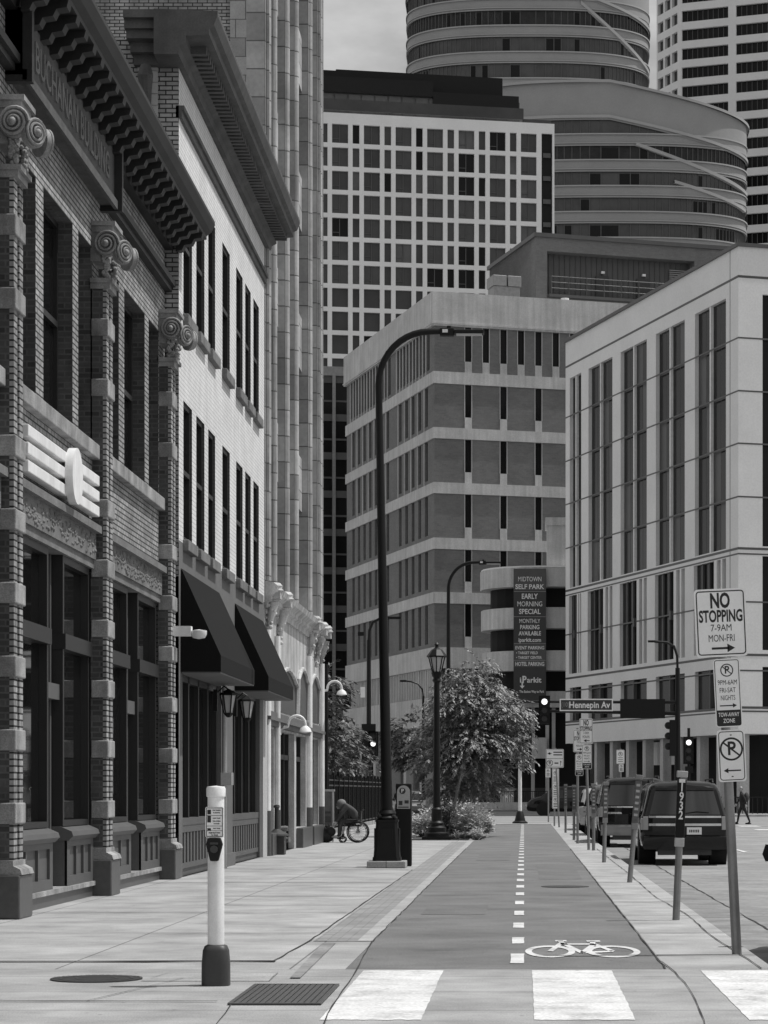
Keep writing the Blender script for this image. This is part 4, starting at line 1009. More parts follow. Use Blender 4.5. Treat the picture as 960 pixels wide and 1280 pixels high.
# lantern lamp on a post
o = root('lantern_post', 'black fluted post with a four sided lantern among the bushes', 'lamp post', (-2.55, 70.7, 0))
q = MB(); q.box(-.42, .42, -.42, .42, 0, .10); q.lathe([(.36,.10),(.36,.2),(.28,.24),(.28,.36),(.2,.42),(.22,.5),(.16,.56),(.15,.85),(.17,.9),(.12,.95)], 16); q.build('base', M_black, o, world=False, smooth=40)
q = MB().cyl((0,0,.9), (0,0,4.7), .11, .085, 14); q.lathe([(.09,4.6),(.13,4.66),(.10,4.74),(.14,4.80),(.17,4.9),(.05,4.92)], 12); q.build('pole', M_black, o, world=False, smooth=40)
q = MB()
for k in range(8):
    a = math.pi*k/4; q.cyl((.13*math.cos(a), .13*math.sin(a), 4.9), (.24*math.cos(a), .24*math.sin(a), 5.35), .016, n=5)
q.lathe([(.29,5.34),(.30,5.38),(.16,5.56),(.06,5.62),(.05,5.68),(.08,5.72),(.0,5.80)], 8); lt = q.build('lantern', M_black, o, world=False)
MB().lathe([(.12,4.92),(.22,5.34)], 8).build('glass', M_frost, lt, world=False)
# traffic signals
def signal_head(parent, x, y, z, facing=-1, lit=0, world=True, name='signal_head'):
    q = MB(); q.box(x-.17, x+.17, y-.1, y+.14, z-.56, z+.56); q.box(x-.24, x+.24, y+.14, y+.155, z-.63, z+.63)
    for k in range(3):
        zz_ = z+.36-.36*k
        for i in range(10):
            a0, a1 = R(-20+i*22), R(2+i*22)
            q.quad((x+.14*math.cos(a0), y-.1, zz_+.14*math.sin(a0)), (x+.14*math.cos(a1), y-.1, zz_+.14*math.sin(a1)), (x+.14*math.cos(a1), y-.30+.1*(abs(i-4.5)/4.5), zz_+.14*math.sin(a1)), (x+.14*math.cos(a0), y-.30+.1*(abs(i-4.5)/4.5), zz_+.14*math.sin(a0)))
    h = q.build(name, M_black, parent)
    for k in range(3):
        zz_ = z+.36-.36*k; MB().cyl((x, y-.12, zz_), (x, y-.08, zz_), .125, n=18).build('lens', M_lit if k == lit else M_lens, h)
    return h
Ym = 103.0
mx, my = Xp(847, Ym), Ym
o = root('traffic_signal', 'black signal mast with long double arm, street lamp and hanging traffic light at the crossing', 'traffic light', (mx, my, 0))
q = MB(); q.lathe([(.32,0),(.32,.35),(.2,.45)], 12, T(mx, my, 0)); q.cyl((mx, my, .4), (mx, my, Zp(835, Ym)), .15, .10, 12)
q.tube([(mx, my, Zp(838, Ym)), (mx-.02, my, Zp(820, Ym)), (mx-.15, my, Zp(808, Ym)), (mx-.45, my, Zp(803, Ym)), (Xp(818, Ym), my, Zp(802, Ym))], .055, 8); q.box(Xp(810, Ym), Xp(819, Ym), my-.1, my+.1, Zp(803, Ym), Zp(800.5, Ym)); q.build('mast', M_black, o, smooth=40)
q = MB(); q.cyl((mx, my, Zp(878, Ym)), (Xp(628, Ym), my, Zp(877, Ym)), .07, .05, 8); q.cyl((mx, my, Zp(892, Ym)), (Xp(640, Ym), my, Zp(888, Ym)), .085, .05, 8)
for px in (700, 765, 820): q.cyl((Xp(px, Ym), my, Zp(878, Ym)), (Xp(px, Ym), my, Zp(891, Ym)), .03, n=6)
q.build('arm', M_black, o, smooth=40)
signal_head(o, Xp(680.5, Ym), my-.2, Zp(888, Ym), lit=0)
q = MB(); q.box(mx-.35, mx-.05, my-.2, my+.1, Zp(945, Ym), Zp(900, Ym)); 
for k in range(3): q.ball((mx-.40, my-.05, Zp(907+k*13, Ym)), .16, 10, 6)
q.build('side_signal_head', M_black, o, smooth=30)
o2 = root('blank_sign', 'blank dark back of a wide sign hung on the signal mast arm', 'sign', (Xp(803, Ym), my, Zp(886, Ym)))
q = MB(); q.box(Xp(775, Ym), Xp(831, Ym), my-.16, my-.11, Zp(898, Ym), Zp(874, Ym)); q.build('panel', M_black, o2)
q = MB(); q.box(Xp(790, Ym), Xp(793, Ym), my-.11, my+.06, Zp(896, Ym), Zp(876, Ym)); q.box(Xp(813, Ym), Xp(816, Ym), my-.11, my+.06, Zp(896, Ym), Zp(876, Ym)); q.build('bracket', M_black, o2)
o3 = root('street_name_sign', 'dark street name sign with white lettering hung on the signal mast arm', 'street sign', (Xp(732, Ym), my, Zp(881, Ym)))
q = MB(); q.box(Xp(699.5, Ym), Xp(766, Ym), my-.17, my-.11, Zp(889, Ym), Zp(873.7, Ym)); q.build('border', M_signw, o3)
MB().box(Xp(701, Ym), Xp(764.5, Ym), my-.18, my-.165, Zp(887.5, Ym), Zp(875.2, Ym)).build('panel', M_signg, o3)
t = MB(); text_fit(t, 'Hennepin Av', 51*Ym/F, 7.6*Ym/F, T(Xp(737, Ym), my-.186, Zp(881.2, Ym)) @ UPRIGHT, bold=.025); t.build('lettering', M_white, o3, uv=False)
t = MB(); text_into(t, '(10)', 8*Ym/F, T(Xp(706.5, Ym), my-.186, Zp(881.2, Ym)) @ UPRIGHT, sx=.8, bold=.004); t.build('block_number', M_steel, o3, uv=False)
Y4 = 112.0
o = root('traffic_signal', 'black signal with a glowing top lens standing between the mast and the pedestrian', 'traffic light', (Xp(861, Y4), Y4, 0))
MB().cyl((Xp(861, Y4), Y4+.05, -.13), (Xp(861, Y4), Y4+.05, Zp(910, Y4)), .07, n=10).build('pole', M_black, o)
signal_head(o, Xp(860.5, Y4), Y4-.15, Zp(938, Y4), lit=0)
q = MB(); q.box(Xp(856, Y4), Xp(866, Y4), Y4-.2, Y4, Zp(966, Y4), Zp(958, Y4)); q.build('push_button_box', M_black, o)
# black signal column with lamp arm on the left across the avenue
Y5 = 121.0; x5 = Xp(461, Y5)
o = root('traffic_signal', 'black signal column with its own lamp arm rising above the iron fence', 'traffic light', (x5, Y5, 0))
q = MB(); q.cyl((x5, Y5, -.13), (x5, Y5, Zp(800, Y5)), .14, .1, 10); q.tube([(x5, Y5, Zp(802, Y5)), (x5+.03, Y5, Zp(788, Y5)), (x5+.2, Y5, Zp(778, Y5)), (x5+.5, Y5, Zp(774, Y5)), (Xp(486, Y5), Y5, Zp(773, Y5))], .07, 8)
q.box(Xp(484, Y5), Xp(501, Y5), Y5-.12, Y5+.12, Zp(774, Y5), Zp(771, Y5)); q.build('mast', M_black, o, smooth=40)
q = MB(); q.box(x5-.35, x5+.35, Y5-.16, Y5, Zp(953, Y5), Zp(905, Y5)); q.box(Xp(455, Y5)-.3, Xp(455, Y5)+.0, Y5-.12, Y5+.05, Zp(795, Y5), Zp(790, Y5)); q.build('control_box', M_black, o)
signal_head(o, Xp(467, Y5), Y5-.3, Zp(930, Y5), lit=1)
q = MB(); q.box(Xp(451, Y5), Xp(456.5, Y5), Y5-.2, Y5-.12, Zp(872, Y5), Zp(859, Y5)); q.build('small_plate', M_signw, o)
Y6 = 165.0; x6 = Xp(529, Y6)
o = root('street_lamp', 'slim far street lamp in front of the brick office block', 'street lamp', (x6, Y6, 0))
q = MB(); q.cyl((x6, Y6, 0), (x6, Y6, Zp(870, Y6)), .12, .08, 8); q.tube([(x6, Y6, Zp(871, Y6)), (x6-.05, Y6, Zp(862, Y6)), (x6-.35, Y6, Zp(855, Y6)), (x6-.8, Y6, Zp(852, Y6)), (Xp(505, Y6), Y6, Zp(851, Y6))], .06, 6); q.box(Xp(500, Y6), Xp(508, Y6), Y6-.1, Y6+.1, Zp(852.5, Y6), Zp(850, Y6)); q.build('pole', M_black, o, smooth=40)
# white pedestal pole at the end of the bike lane
Y7 = 106.0; x7 = Xp(650, Y7)
o = root('signal_pedestal', 'slender white pole with flared black foot at the end of the bike lane', 'pole', (x7, Y7, 0))
MB().lathe([(.34,0),(.34,.06),(.24,.12),(.15,.5),(.11,.55)], 16, T(x7, Y7, 0)).build('foot', M_black, o, smooth=40)
MB().cyl((x7, Y7, .5), (x7, Y7, Zp(915, Y7)), .085, .075, 12).build('pole', M_white, o, smooth=40)
signal_head(o, x7+.28, Y7-.1, Zp(932, Y7), lit=9)
# push button post
x8, y8 = -2.495, 17.86
x8 = Xp(270, 17.98); y8 = 17.98
o = root('push_button_post', 'white round pedestrian push button post with dark foot on the pavement', 'post', (x8, y8, 0))
q = MB().lathe([(.0,.2),(.062,.2),(.062,1.40),(.071,1.405),(.072,1.462),(.066,1.478),(.0,1.485)], 28, T(x8, y8, 0)); q.build('post', M_white, o, smooth=40)
q = MB(); 
prof = [(.105,.098,0),(.104,.097,.16),(.096,.09,.26),(.082,.08,.295),(.06,.06,.305)]
vs_ = []; fs_ = []
for hx, hy, z in prof:
    for i in range(24):
        a = 2*math.pi*i/24; c_, s_ = math.cos(a), math.sin(a); p_ = 3.2
        vs_.append((x8+hx*math.copysign(abs(c_)**(2/p_), c_), y8+hy*math.copysign(abs(s_)**(2/p_), s_), z))
for k in range(len(prof)-1):
    for i in range(24): j = (i+1) % 24; fs_.append((k*24+i, k*24+j, (k+1)*24+j, (k+1)*24+i))
q.add(vs_, fs_+[tuple((len(prof)-1)*24+i for i in range(24))]); q.build('foot', M_signg, o, smooth=50)
xs = x8+.0; ys = y8-.075
q = MB(); q.prism([(-.068,-.105),(-.06,-.113),(.06,-.113),(.068,-.105),(.068,.105),(.06,.113),(-.06,.113),(-.068,.105)], 0, .012, T(xs, ys-.0, 1.215) @ UPRIGHT); sgn = q.build('button_sign', M_signw, o)
q = MB()
def fr_(x0, x1, z0, z1, yy, w=.004): 
    q.box(x0, x1, yy-.002, yy, z0, z0+w); q.box(x0, x1, yy-.002, yy, z1-w, z1); q.box(x0, x0+w, yy-.002, yy, z0+w, z1-w); q.box(x1-w, x1, yy-.002, yy, z0+w, z1-w)
yy = ys-.0125
fr_(xs-.061, xs+.061, 1.108, 1.322, yy)
for z in (1.262, 1.185, 1.150): q.box(xs-.057, xs+.057, yy-.002, yy, z, z+.003)
for z, h in ((1.285,.034), (1.225,.05), (1.166,.016)): q.box(xs-.052, xs-.026, yy-.002, yy, z-.012, z-.012+h)
text_into(q, 'START CROSSING', .012, T(xs+.016, yy-.001, 1.302) @ UPRIGHT, sx=.62, bold=.0006)
text_into(q, 'TO MONITOR', .012, T(xs+.016, yy-.001, 1.284) @ UPRIGHT, sx=.7, bold=.0006)
text_into(q, "DON'T START", .013, T(xs+.016, yy-.001, 1.243) @ UPRIGHT, sx=.7, bold=.0006)
text_into(q, 'FINISH CROSSING', .012, T(xs+.016, yy-.001, 1.222) @ UPRIGHT, sx=.6, bold=.0006)
text_into(q, 'IF STARTED', .012, T(xs+.016, yy-.001, 1.203) @ UPRIGHT, sx=.7, bold=.0006)
text_into(q, "DON'T CROSS", .012, T(xs+.016, yy-.001, 1.168) @ UPRIGHT, sx=.7, bold=.0006)
text_into(q, 'PUSH BUTTON', .014, T(xs, yy-.001, 1.135) @ UPRIGHT, sx=.9, bold=.0008); text_into(q, 'TO CROSS', .012, T(xs, yy-.001, 1.119) @ UPRIGHT, sx=.9, bold=.0006)
q.build('lettering', M_ink, sgn, uv=False)
q = MB(); P = [(-.062,.04),(-.03,-.085),(.03,-.085),(.062,.04),(.045,.088),(-.045,.088)]; q.prism(P, 0, .05, T(xs, ys+.012, 1.012) @ UPRIGHT); bo = q.build('button_box', M_black, o, bevel=.008)
q = MB(); q.cyl((xs, ys-.05, 1.015), (xs, ys-.036, 1.015), .028, n=20); q.box(xs-.03, xs+.03, ys-.046, ys-.036, 1.05, 1.066); q.build('button', M_signg, bo, smooth=40)
q = MB(); q.cyl((.62, 36.4, -.05), (.62, 36.4, .006), .36, n=32); tag(q.build('utility_cover', M_signg), 'dark round utility cover in the bike lane beyond the bicycle marking', 'utility cover')
# manhole cover and drain grate
o = tag(MB().cyl((-3.28, 18.55, -.05), (-3.28, 18.55, .008), .35, n=48).build('manhole_cover', M_signg), 'round dark iron manhole cover set in the pavement', 'manhole cover')
q = MB()
for r_ in (.33, .26, .14): 
    for i in range(40): a = 2*math.pi*i/40; b = a+.12; q.quad((-3.28+r_*math.cos(a), 18.55+r_*math.sin(a), .012), (-3.28+(r_+.02)*math.cos(a), 18.55+(r_+.02)*math.sin(a), .012), (-3.28+(r_+.02)*math.cos(b), 18.55+(r_+.02)*math.sin(b), .012), (-3.28+r_*math.cos(b), 18.55+r_*math.sin(b), .012))
q.build('raised_pattern', M_granite, o)
gr = root('drain_grate', 'rectangular slatted iron drain grate by the crossing', 'drain grate', (-1.68, 17.1, 0))
MB().box(-2.0, -1.37, 16.3, 17.95, .002, .006).build('drain_pit', M_dark, gr)
q = MB(); q.box(-2.0, -1.37, 16.3, 16.34, .002, .016); q.box(-2.0, -1.37, 17.91, 17.95, .002, .016); q.box(-2.0, -1.97, 16.34, 17.91, .002, .016); q.box(-1.40, -1.37, 16.34, 17.91, .002, .016); q.build('frame', M_granite, gr)
for i in range(13): x = -1.962+i*.0432; MB().box(x, x+.034, 16.34, 17.91, .006, .014).build('slat', M_granite, gr)
# parking pay station
x9, y9 = -2.30, 46.3
o = root('pay_station', 'black parking pay station with a pale round topped label', 'pay station', (x9, y9, 0))
q = MB(); q.box(x9-.15, x9+.15, y9-.14, y9+.14, 0, 1.58); q.build('cabinet', M_black, o, bevel=.02)
P = [(-.125,-.2),(.125,-.2),(.125,.12)]+[(.125*math.cos(a), .12+.125*math.sin(a)) for a in [math.pi*i/12 for i in range(1, 12)]]+[(-.125,.12)]
MB().prism(P, 0, .012, T(x9, y9-.142, 1.30) @ UPRIGHT).build('label_plate', M_pale, o)
q = MB(); q.cyl((x9-.02, y9-.156, 1.44), (x9-.02, y9-.158, 1.44), .06, n=24)
q.box(x9-.09, x9-.02, y9-.158, y9-.155, 1.17, 1.25); q.box(x9+.02, x9+.1, y9-.158, y9-.155, 1.2, 1.26); q.box(x9-.1, x9+.1, y9-.158, y9-.155, 1.12, 1.14); q.build('print', M_signg, o)
t = MB(); text_into(t, 'P', .1, T(x9-.02, y9-.16, 1.44) @ UPRIGHT, bold=.003); t.build('lettering', M_white, o, uv=False)

# ------------------------------------------------------------------ sign posts along the kerb
def rrect(w, h, r, n=5):
    P = []
    for cx, cy, a0 in ((w/2-r, -h/2+r, -90), (w/2-r, h/2-r, 0), (-w/2+r, h/2-r, 90), (-w/2+r, -h/2+r, 180)):
        for i in range(n+1): a = R(a0+90*i/n); P.append((cx+r*math.cos(a), cy+r*math.sin(a)))
    return P
def arrow(mb, M, L, h, d):
    s = 1 if d > 0 else -1; w = h*.26
    P = [(-L/2, -w/2), (L/2-h*.7, -w/2), (L/2-h*.7, w/2), (-L/2, w/2)]; Q = [(L/2-h*.9, -h/2), (L/2, 0), (L/2-h*.9, h/2)]
    for p in (P, Q):
        mb.add([(s*a, b, 0) for a, b in p], [tuple(range(len(p))) if s > 0 else tuple(range(len(p)-1, -1, -1))], M)
def border(mb, M, w, h, r, t):
    A, B = rrect(w, h, r), rrect(w-2*t, h-2*t, max(r-t, .004)); n = len(A)
    mb.add([(a, b, 0) for a, b in A]+[(a, b, 0) for a, b in B], [(i, (i+1) % n, n+(i+1) % n, n+i) for i in range(n)], M)
def noP(mb, M, r):
    n = 28
    for i in range(n):
        a, b = 2*math.pi*i/n, 2*math.pi*(i+1)/n; k = .84
        mb.add([(r*math.cos(a), r*math.sin(a), 0), (r*math.cos(b), r*math.sin(b), 0), (k*r*math.cos(b), k*r*math.sin(b), 0), (k*r*math.cos(a), k*r*math.sin(a), 0)], [(0,1,2,3)], M)
    text_into(mb, 'P', r*1.62, M @ T(.0, 0, 0), sx=.9, bold=r*.035)
    c_ = math.cos(R(-40)); s_ = math.sin(R(-40)); w = r*.07
    mb.add([(-r*.9*c_-w*s_*-1, -r*.9*s_-w*c_, .0006), (r*.9*c_+w*s_, r*.9*s_-w*c_, .0006), (r*.9*c_-w*s_, r*.9*s_+w*c_, .0006), (-r*.9*c_-w*s_, -r*.9*s_+w*c_, .0006)], [(0,1,2,3)], M)
def plate(post, x, y, z, w, h, kind, roll=0, yaw=0, d=1):
    M = T(x, y, z) @ Matrix.Rotation(yaw, 4, 'Z') @ Matrix.Rotation(roll, 4, 'Y') @ UPRIGHT
    so = MB().prism(rrect(w, h, .035*h/.6), -.003, .003, M).build('sign_plate', M_signw, post)
    q = MB(); Mi = M @ T(0, 0, .0045)
    if kind == 'stop':
        border(q, Mi, w*.93, h*.945, .03, .010)
        for s_, f_, ww, cp_, bd in (('NO', .172, .38, .205, .035), ('STOPPING', .40, .84, .165, .03), ('7-9AM', .572, .40, .098, 0), ('MON-FRI', .725, .50, .10, 0)):
            text_fit(q, s_, w*ww, h*cp_, Mi @ T(0, h*(.5-f_), 0), bold=bd)
        arrow(q, Mi @ T(.02*h, h*(.5-.875), 0), w*.45, h*.125, d)
    elif kind == 'night':
        border(q, Mi, w*.92, h*.965, .02, .006); noP(q, Mi @ T(0, h*.332, 0), h*.095)
        for s_, f_, ww in (('9PM-6AM', .345, .72), ('FRI-SAT', .458, .60), ('NIGHTS', .57, .54)): text_fit(q, s_, w*ww, h*.070, Mi @ T(0, h*(.5-f_), 0), bold=0)
        arrow(q, Mi @ T(0, h*(.5-.685), 0), w*.64, h*.065, d)
        q.add([(-w*.445, -h*.474, .0004), (w*.445, -h*.474, .0004), (w*.445, -h*.25, .0004), (-w*.445, -h*.25, .0004)], [(0,1,2,3)], Mi)
        t = MB(); text_fit(t, 'TOW-AWAY', w*.78, h*.058, Mi @ T(0, -h*.315, .002), bold=.01); text_fit(t, 'ZONE', w*.44, h*.058, Mi @ T(0, -h*.405, .002), bold=.01); t.build('tow_lettering', M_signw, so, uv=False)
    elif kind == 'nop':
        border(q, Mi, w*.90, h*.945, .03, .007); noP(q, Mi @ T(0, h*.13, 0), h*.225); arrow(q, Mi @ T(0, -h*.285, 0), w*.62, h*.10, d); q.add([(-.008, h*.39, 0), (.008, h*.39, 0), (.008, h*.41, 0), (-.008, h*.41, 0)], [(0,1,2,3)], Mi); q.add([(-.008, -h*.41, 0), (.008, -h*.41, 0), (.008, -h*.39, 0), (-.008, -h*.39, 0)], [(0,1,2,3)], Mi)
    elif kind == 'lane':
        border(q, Mi, w*.95, h*.94, .03, .012); arrow(q, Mi @ T(-w*.3, h*.26, 0), w*.22, h*.16, -1)
        q.box(-w*.08, w*.42, h*.30, h*.36, 0, .001, Mi); q.box(-w*.08, w*.42, h*.16, h*.22, 0, .001, Mi); q.add([(-w*.46, -h*.02, 0), (w*.46, -h*.02, 0), (w*.46, 0, 0), (-w*.46, 0, 0)], [(0,1,2,3)], Mi); noP(q, Mi @ T(-w*.28, -h*.25, 0), h*.17)
        q.box(-w*.02, w*.2, -h*.29, -h*.22, 0, .001, Mi); arrow(q, Mi @ T(w*.33, -h*.25, 0) @ Matrix.Rotation(R(90), 4, 'Z'), h*.26, h*.10, 1)
    elif kind == 'small':
        border(q, Mi, w*.92, h*.94, .02, .008); noP(q, Mi @ T(0, h*.2, 0), w*.28)
        for k in range(3): q.box(-w*.3, w*.3, -h*(.08+.13*k)-.01, -h*(.08+.13*k)+.018, 0, .001, Mi)
    q.build('lettering', M_ink, so, uv=False)
    return so
GP = 'no stopping sign posts along the kerb'
def sign_post(x, y, top, lx, label, r=.036, group=GP, z0=0, m=None):
    o = root('sign_post', label, 'sign post', (x, y, z0), 0, group)
    MB().cyl((x, y, z0), (x+lx, y, top), r, r*.92, 10).build('post', m or M_steel, o, smooth=40); return o
Ya = 21.4; xa = Xp(921, Ya)
o = sign_post(xa, Ya, Zp(740, Ya), Xp(899, Ya)-xa, 'leaning steel post with one large no stopping sign above two narrow parking signs', .045)
def on(px, py, Y): return Xp(px, Y), Zp(py, Y)
xx, zz_ = on(900.5, 779, Ya); plate(o, xx, Ya-.055, zz_, .457, .60, 'stop', roll=R(-2.6), d=1)
xx, zz_ = on(909, 866.5, Ya); plate(o, xx, Ya-.06, zz_, .235, .605, 'night', roll=R(-2.8), d=1)
xx, zz_ = on(913.8, 944.8, Ya); plate(o, xx, Ya-.062, zz_, .246, .458, 'nop', roll=R(-2.6), d=-1)
# parking meter posts: (base px, base py, top px, top py)
for k, (bx, by, tx, ty, lab) in enumerate([
    (845, 1150, 853, 963, 'steel post with black numbered sleeve 1932 in front of the minivan'),
    (787, 1103, 799, 968, 'strongly leaning meter post with a grey ribbed sleeve at the rear corner of the minivan'),
    (755, 1078, 757.5, 977, 'meter post in front of the tall black van, third from the camera'),
    (742, 1063, 742, 979, 'meter post between the paired no stopping signs and the tall black van'),
    (717.5, 1050, 717.5, 981, 'thin meter post just beyond the paired no stopping signs'),
    (707, 1041, 707, 980, 'farthest thin meter post near the end of the kerb')]):
    Y = EYE*F/(by-988); x0_ = Xp(bx, Y); x1_ = Xp(tx, Y); zt_ = Zp(ty, Y); lx = x1_-x0_
    o = root('meter_post', lab, 'meter post', (x0_, Y, 0), 0, 'numbered parking meter posts along the kerb')
    at_ = lambda f: (x0_+lx*f, Y, zt_*f)
    MB().cyl((x0_, Y, 0), at_(.56), .042, .040, 12).build('post', M_steel, o, smooth=40)
    ang = math.atan2(lx, zt_)
    Mx = lambda f: T(*at_(f)) @ Matrix.Rotation(ang, 4, 'Y')
    q = MB(); L_ = zt_*.40/2; q.box(-.05, .05, -.05, .05, -L_, L_, Mx(.74)); q.build('sleeve', M_black if k == 0 else M_sleeve, o, bevel=.01)
    q = MB(); q.box(-.06, .06, -.055, .055, -.035, .035, Mx(.975)); q.box(-.052, .052, -.055, .055, -.05, .05, Mx(.52)); q.build('collar', M_pale if k == 0 else M_steel, o, bevel=.006)
    t = MB()
    if k == 0:
        for i, ch in enumerate('1932'): text_into(t, ch, .135, Mx(.885-.062*i) @ T(0, -.052, 0) @ UPRIGHT, sx=.75, bold=.003)
        t.box(-.035, .035, -.0505, -.05, -.02, .02, Mx(.93))
    else:
        for i in range(6): t.box(-.03, .03, -.0525, -.0505, -.02, .02, Mx(.90-.055*i))
    t.build('number', M_white if k == 0 else M_pale, o, uv=False)
Yb = 59.0; xb = Xp(736, Yb)
o = sign_post(xb, Yb, Zp(898, Yb), Xp(732, Yb)-xb, 'post with a wide no stopping sign over a narrow sign, in front of its twin')
xx, zz_ = on(732.5, 914, Yb); plate(o, xx, Yb-.05, zz_, .33, .62, 'stop', d=-1)
xx, zz_ = on(733.5, 946, Yb); plate(o, xx, Yb-.05, zz_, .24, .60, 'night', d=1)
Yb = 66.0; xb = Xp(722, Yb)
o = sign_post(xb, Yb, Zp(910, Yb), 0, 'post with narrow signs half hidden behind the wider no stopping sign')
xx, zz_ = on(724, 926, Yb); plate(o, xx, Yb-.05, zz_, .33, .62, 'stop', d=1)
xx, zz_ = on(724, 956, Yb); plate(o, xx, Yb-.05, zz_, .22, .60, 'night', d=1)
Yb = 98.0; xb = Xp(693, Yb)
o = sign_post(xb, Yb, Zp(958, Yb), 0, 'short post with a vertical stack of three small parking signs')
for k, (py, hh) in enumerate(((970, .60), (987, .56), (1003, .5))):
    xx, zz_ = on(694.5, py, Yb); plate(o, xx, Yb-.05-.003*k, zz_, .28, hh, 'small')
Yb = 95.0; xb = Xp(699, Yb)
o = sign_post(xb, Yb, Zp(935, Yb), -.15, 'post with a wide two panel lane sign at the end of the kerb')
xx, zz_ = on(693.5, 948, Yb); plate(o, xx, Yb-.05, zz_, .70, .73, 'lane')
Yb = 120.0; xb = Xp(685.5, Yb)
o = sign_post(xb, Yb, Zp(958, Yb), 0, 'small far sign post partly behind the wide lane sign', z0=-.13)
xx, zz_ = on(685, 966, Yb); plate(o, xx, Yb-.05, zz_, .26, .46, 'small')
Yb = 125.0; xb = Xp(776, Yb)
o = sign_post(xb, Yb, Zp(936, Yb), 0, 'sign post with two small signs across the avenue behind the tall van', z0=-.13)
xx, zz_ = on(775.5, 946, Yb); plate(o, xx, Yb-.05, zz_, .42, .72, 'small'); xx, zz_ = on(776.5, 960, Yb); plate(o, xx, Yb-.05, zz_, .26, .40, 'small')
# ------------------------------------------------------------------ vehicles (built at the origin: rear at y=0, heading +Y, ground z=0)
def vehicle(label, loc, rotz, paint, L=5.1, W=1.98, H=1.76, belt=1.04, hood=1.0, rake=.28, kind='van', group=None, plate_txt=True, bump=None, wheel=.34, zb=.30, light=False, name='parked_car', cat='car'):
    o = root(name, label, cat, (0, 0, 0), 0, group); hw = W/2
    if kind == 'van':
        st = [(0, .42, belt-.02, H-.10, hw*.92, hw*.73, rake), (.07, zb+.03, belt, H-.05, hw*.985, hw*.76, rake), (.35, zb, belt, H-.01, hw, hw*.78, rake*.8), (1.2, zb-.04, belt, H, hw, hw*.79, .1), (2.6, zb-.04, belt-.02, H, hw, hw*.79, 0),
              (3.15, zb-.04, belt-.02, H-.05, hw, hw*.80, 0), (4.02, zb-.04, hood+.0, hood+.10, hw*.99, hw*.82, 0), (4.6, zb-.02, hood-.10, hood-.03, hw*.96, hw*.78, 0), (L-.1, zb, hood-.26, hood-.2, hw*.88, hw*.7, 0), (L, zb+.1, hood-.4, hood-.34, hw*.78, hw*.62, 0)]
    else:   # saloon
        st = [(0, .45, belt-.08, belt-.02, hw*.86, hw*.72, .02), (.1, zb, belt-.02, belt+.03, hw*.96, hw*.76, .02), (.75, zb-.05, belt, belt+.06, hw, hw*.78, 0), (1.45, zb-.06, belt, H-.02, hw, hw*.70, 0), (2.2, zb-.06, belt-.01, H, hw, hw*.70, 0), (2.7, zb-.06, belt-.02, H-.05, hw, hw*.70, 0),
              (3.5, zb-.06, belt-.06, belt-.01, hw, hw*.80, 0), (4.2, zb-.04, belt-.14, belt-.08, hw*.96, hw*.76, 0), (L-.1, zb, belt-.3, belt-.24, hw*.86, hw*.68, 0), (L, zb+.1, belt-.42, belt-.38, hw*.76, hw*.6, 0)]
    def ring(s_):
        y, b, sh, rf, wb_, wr, rk = s_
        P = [(0, b), (wb_*.80, b), (wb_*.93, b+.03), (wb_*.975, b+.12), (wb_, b+.30), (wb_, sh-.16), (wb_*.985, sh-.04), (wb_*.955, sh)]
        g_ = rf-sh
        P += [(wr+(wb_*.955-wr)*.22, sh+g_*.74), (wr*.995, sh+g_*.88), (wr*.92, sh+g_*.955), (wr*.76, rf), (0, rf+.03)]
        return [(x, y+rk*max(0, min(1, (z-sh)/(max(rf-sh, .01)))), z) for x, z in P]
    def bow(x, w): return -BOW*(1-min(1, abs(x)/max(w, hw*.6))**2.2)
    BOW = .085 if kind == 'van' else .06
    RG = [ring(s_) for s_ in st]; n = len(RG[0]); vs_ = []; fs_ = []
    for rg in RG: vs_ += rg + [(-x, y, z) for x, y, z in rg]
    for i in range(len(RG)-1):
        A, B = i*2*n, (i+1)*2*n
        for j in range(n-1): fs_ += [(A+j, A+j+1, B+j+1, B+j), (A+n+j+1, A+n+j, B+n+j, B+n+j+1)]
    for E, fl in ((0, False), ((len(RG)-1)*2*n, True)):
        for j in range(n-1):
            f = (E+j, E+n+j, E+n+j+1, E+j+1)
            if fl: fs_.append(f[::-1]); continue
            nc = 10                                        # rear panel bowed outwards across the width
            for c_ in range(nc):
                pts = []
                for t_, jj in ((c_/nc, j), ((c_+1)/nc, j), ((c_+1)/nc, j+1), (c_/nc, j+1)):
                    p_ = RG[0][jj]; x_ = -p_[0]+2*p_[0]*t_; pts.append((x_, p_[1]+bow(x_, p_[0]), p_[2]))
                b_ = len(vs_); vs_ += pts; fs_.append((b_, b_+1, b_+2, b_+3))
    MB().add(vs_, fs_).build('body', paint, o, world=False, smooth=38)
    def lerp(a, b, t): return tuple(a[i]+(b[i]-a[i])*t for i in range(3))
    # side glass between belt (7) and shoulder (8), slightly proud
    for sgn in (1, -1):
        spans = [(2, 3), (3, 4), (4, 5), (5, 6)] if kind == 'van' else [(3, 4), (4, 5)]
        if kind == 'van': spans = [(2, 3), (3, 4), (4, 5)]
        for a, b in spans:
            p = [lerp(RG[a][7], RG[b][7], .06), lerp(RG[a][7], RG[b][7], .95), lerp(RG[a][8], RG[b][8], .95), lerp(RG[a][8], RG[b][8], .06)]
            p = [(sgn*(x+.006), y, z+(.02 if i < 2 else 0)) for i, (x, y, z) in enumerate(p)]
            MB().quad(*p).build('side_window', M_glass, o, world=False)
    # windscreen
    a, b = (5, 6) if kind == 'van' else (5, 6)
    p = [RG[b][8], RG[a][8]]; q = MB(); x0_, x1_ = RG[b][10][0], RG[a][10][0]
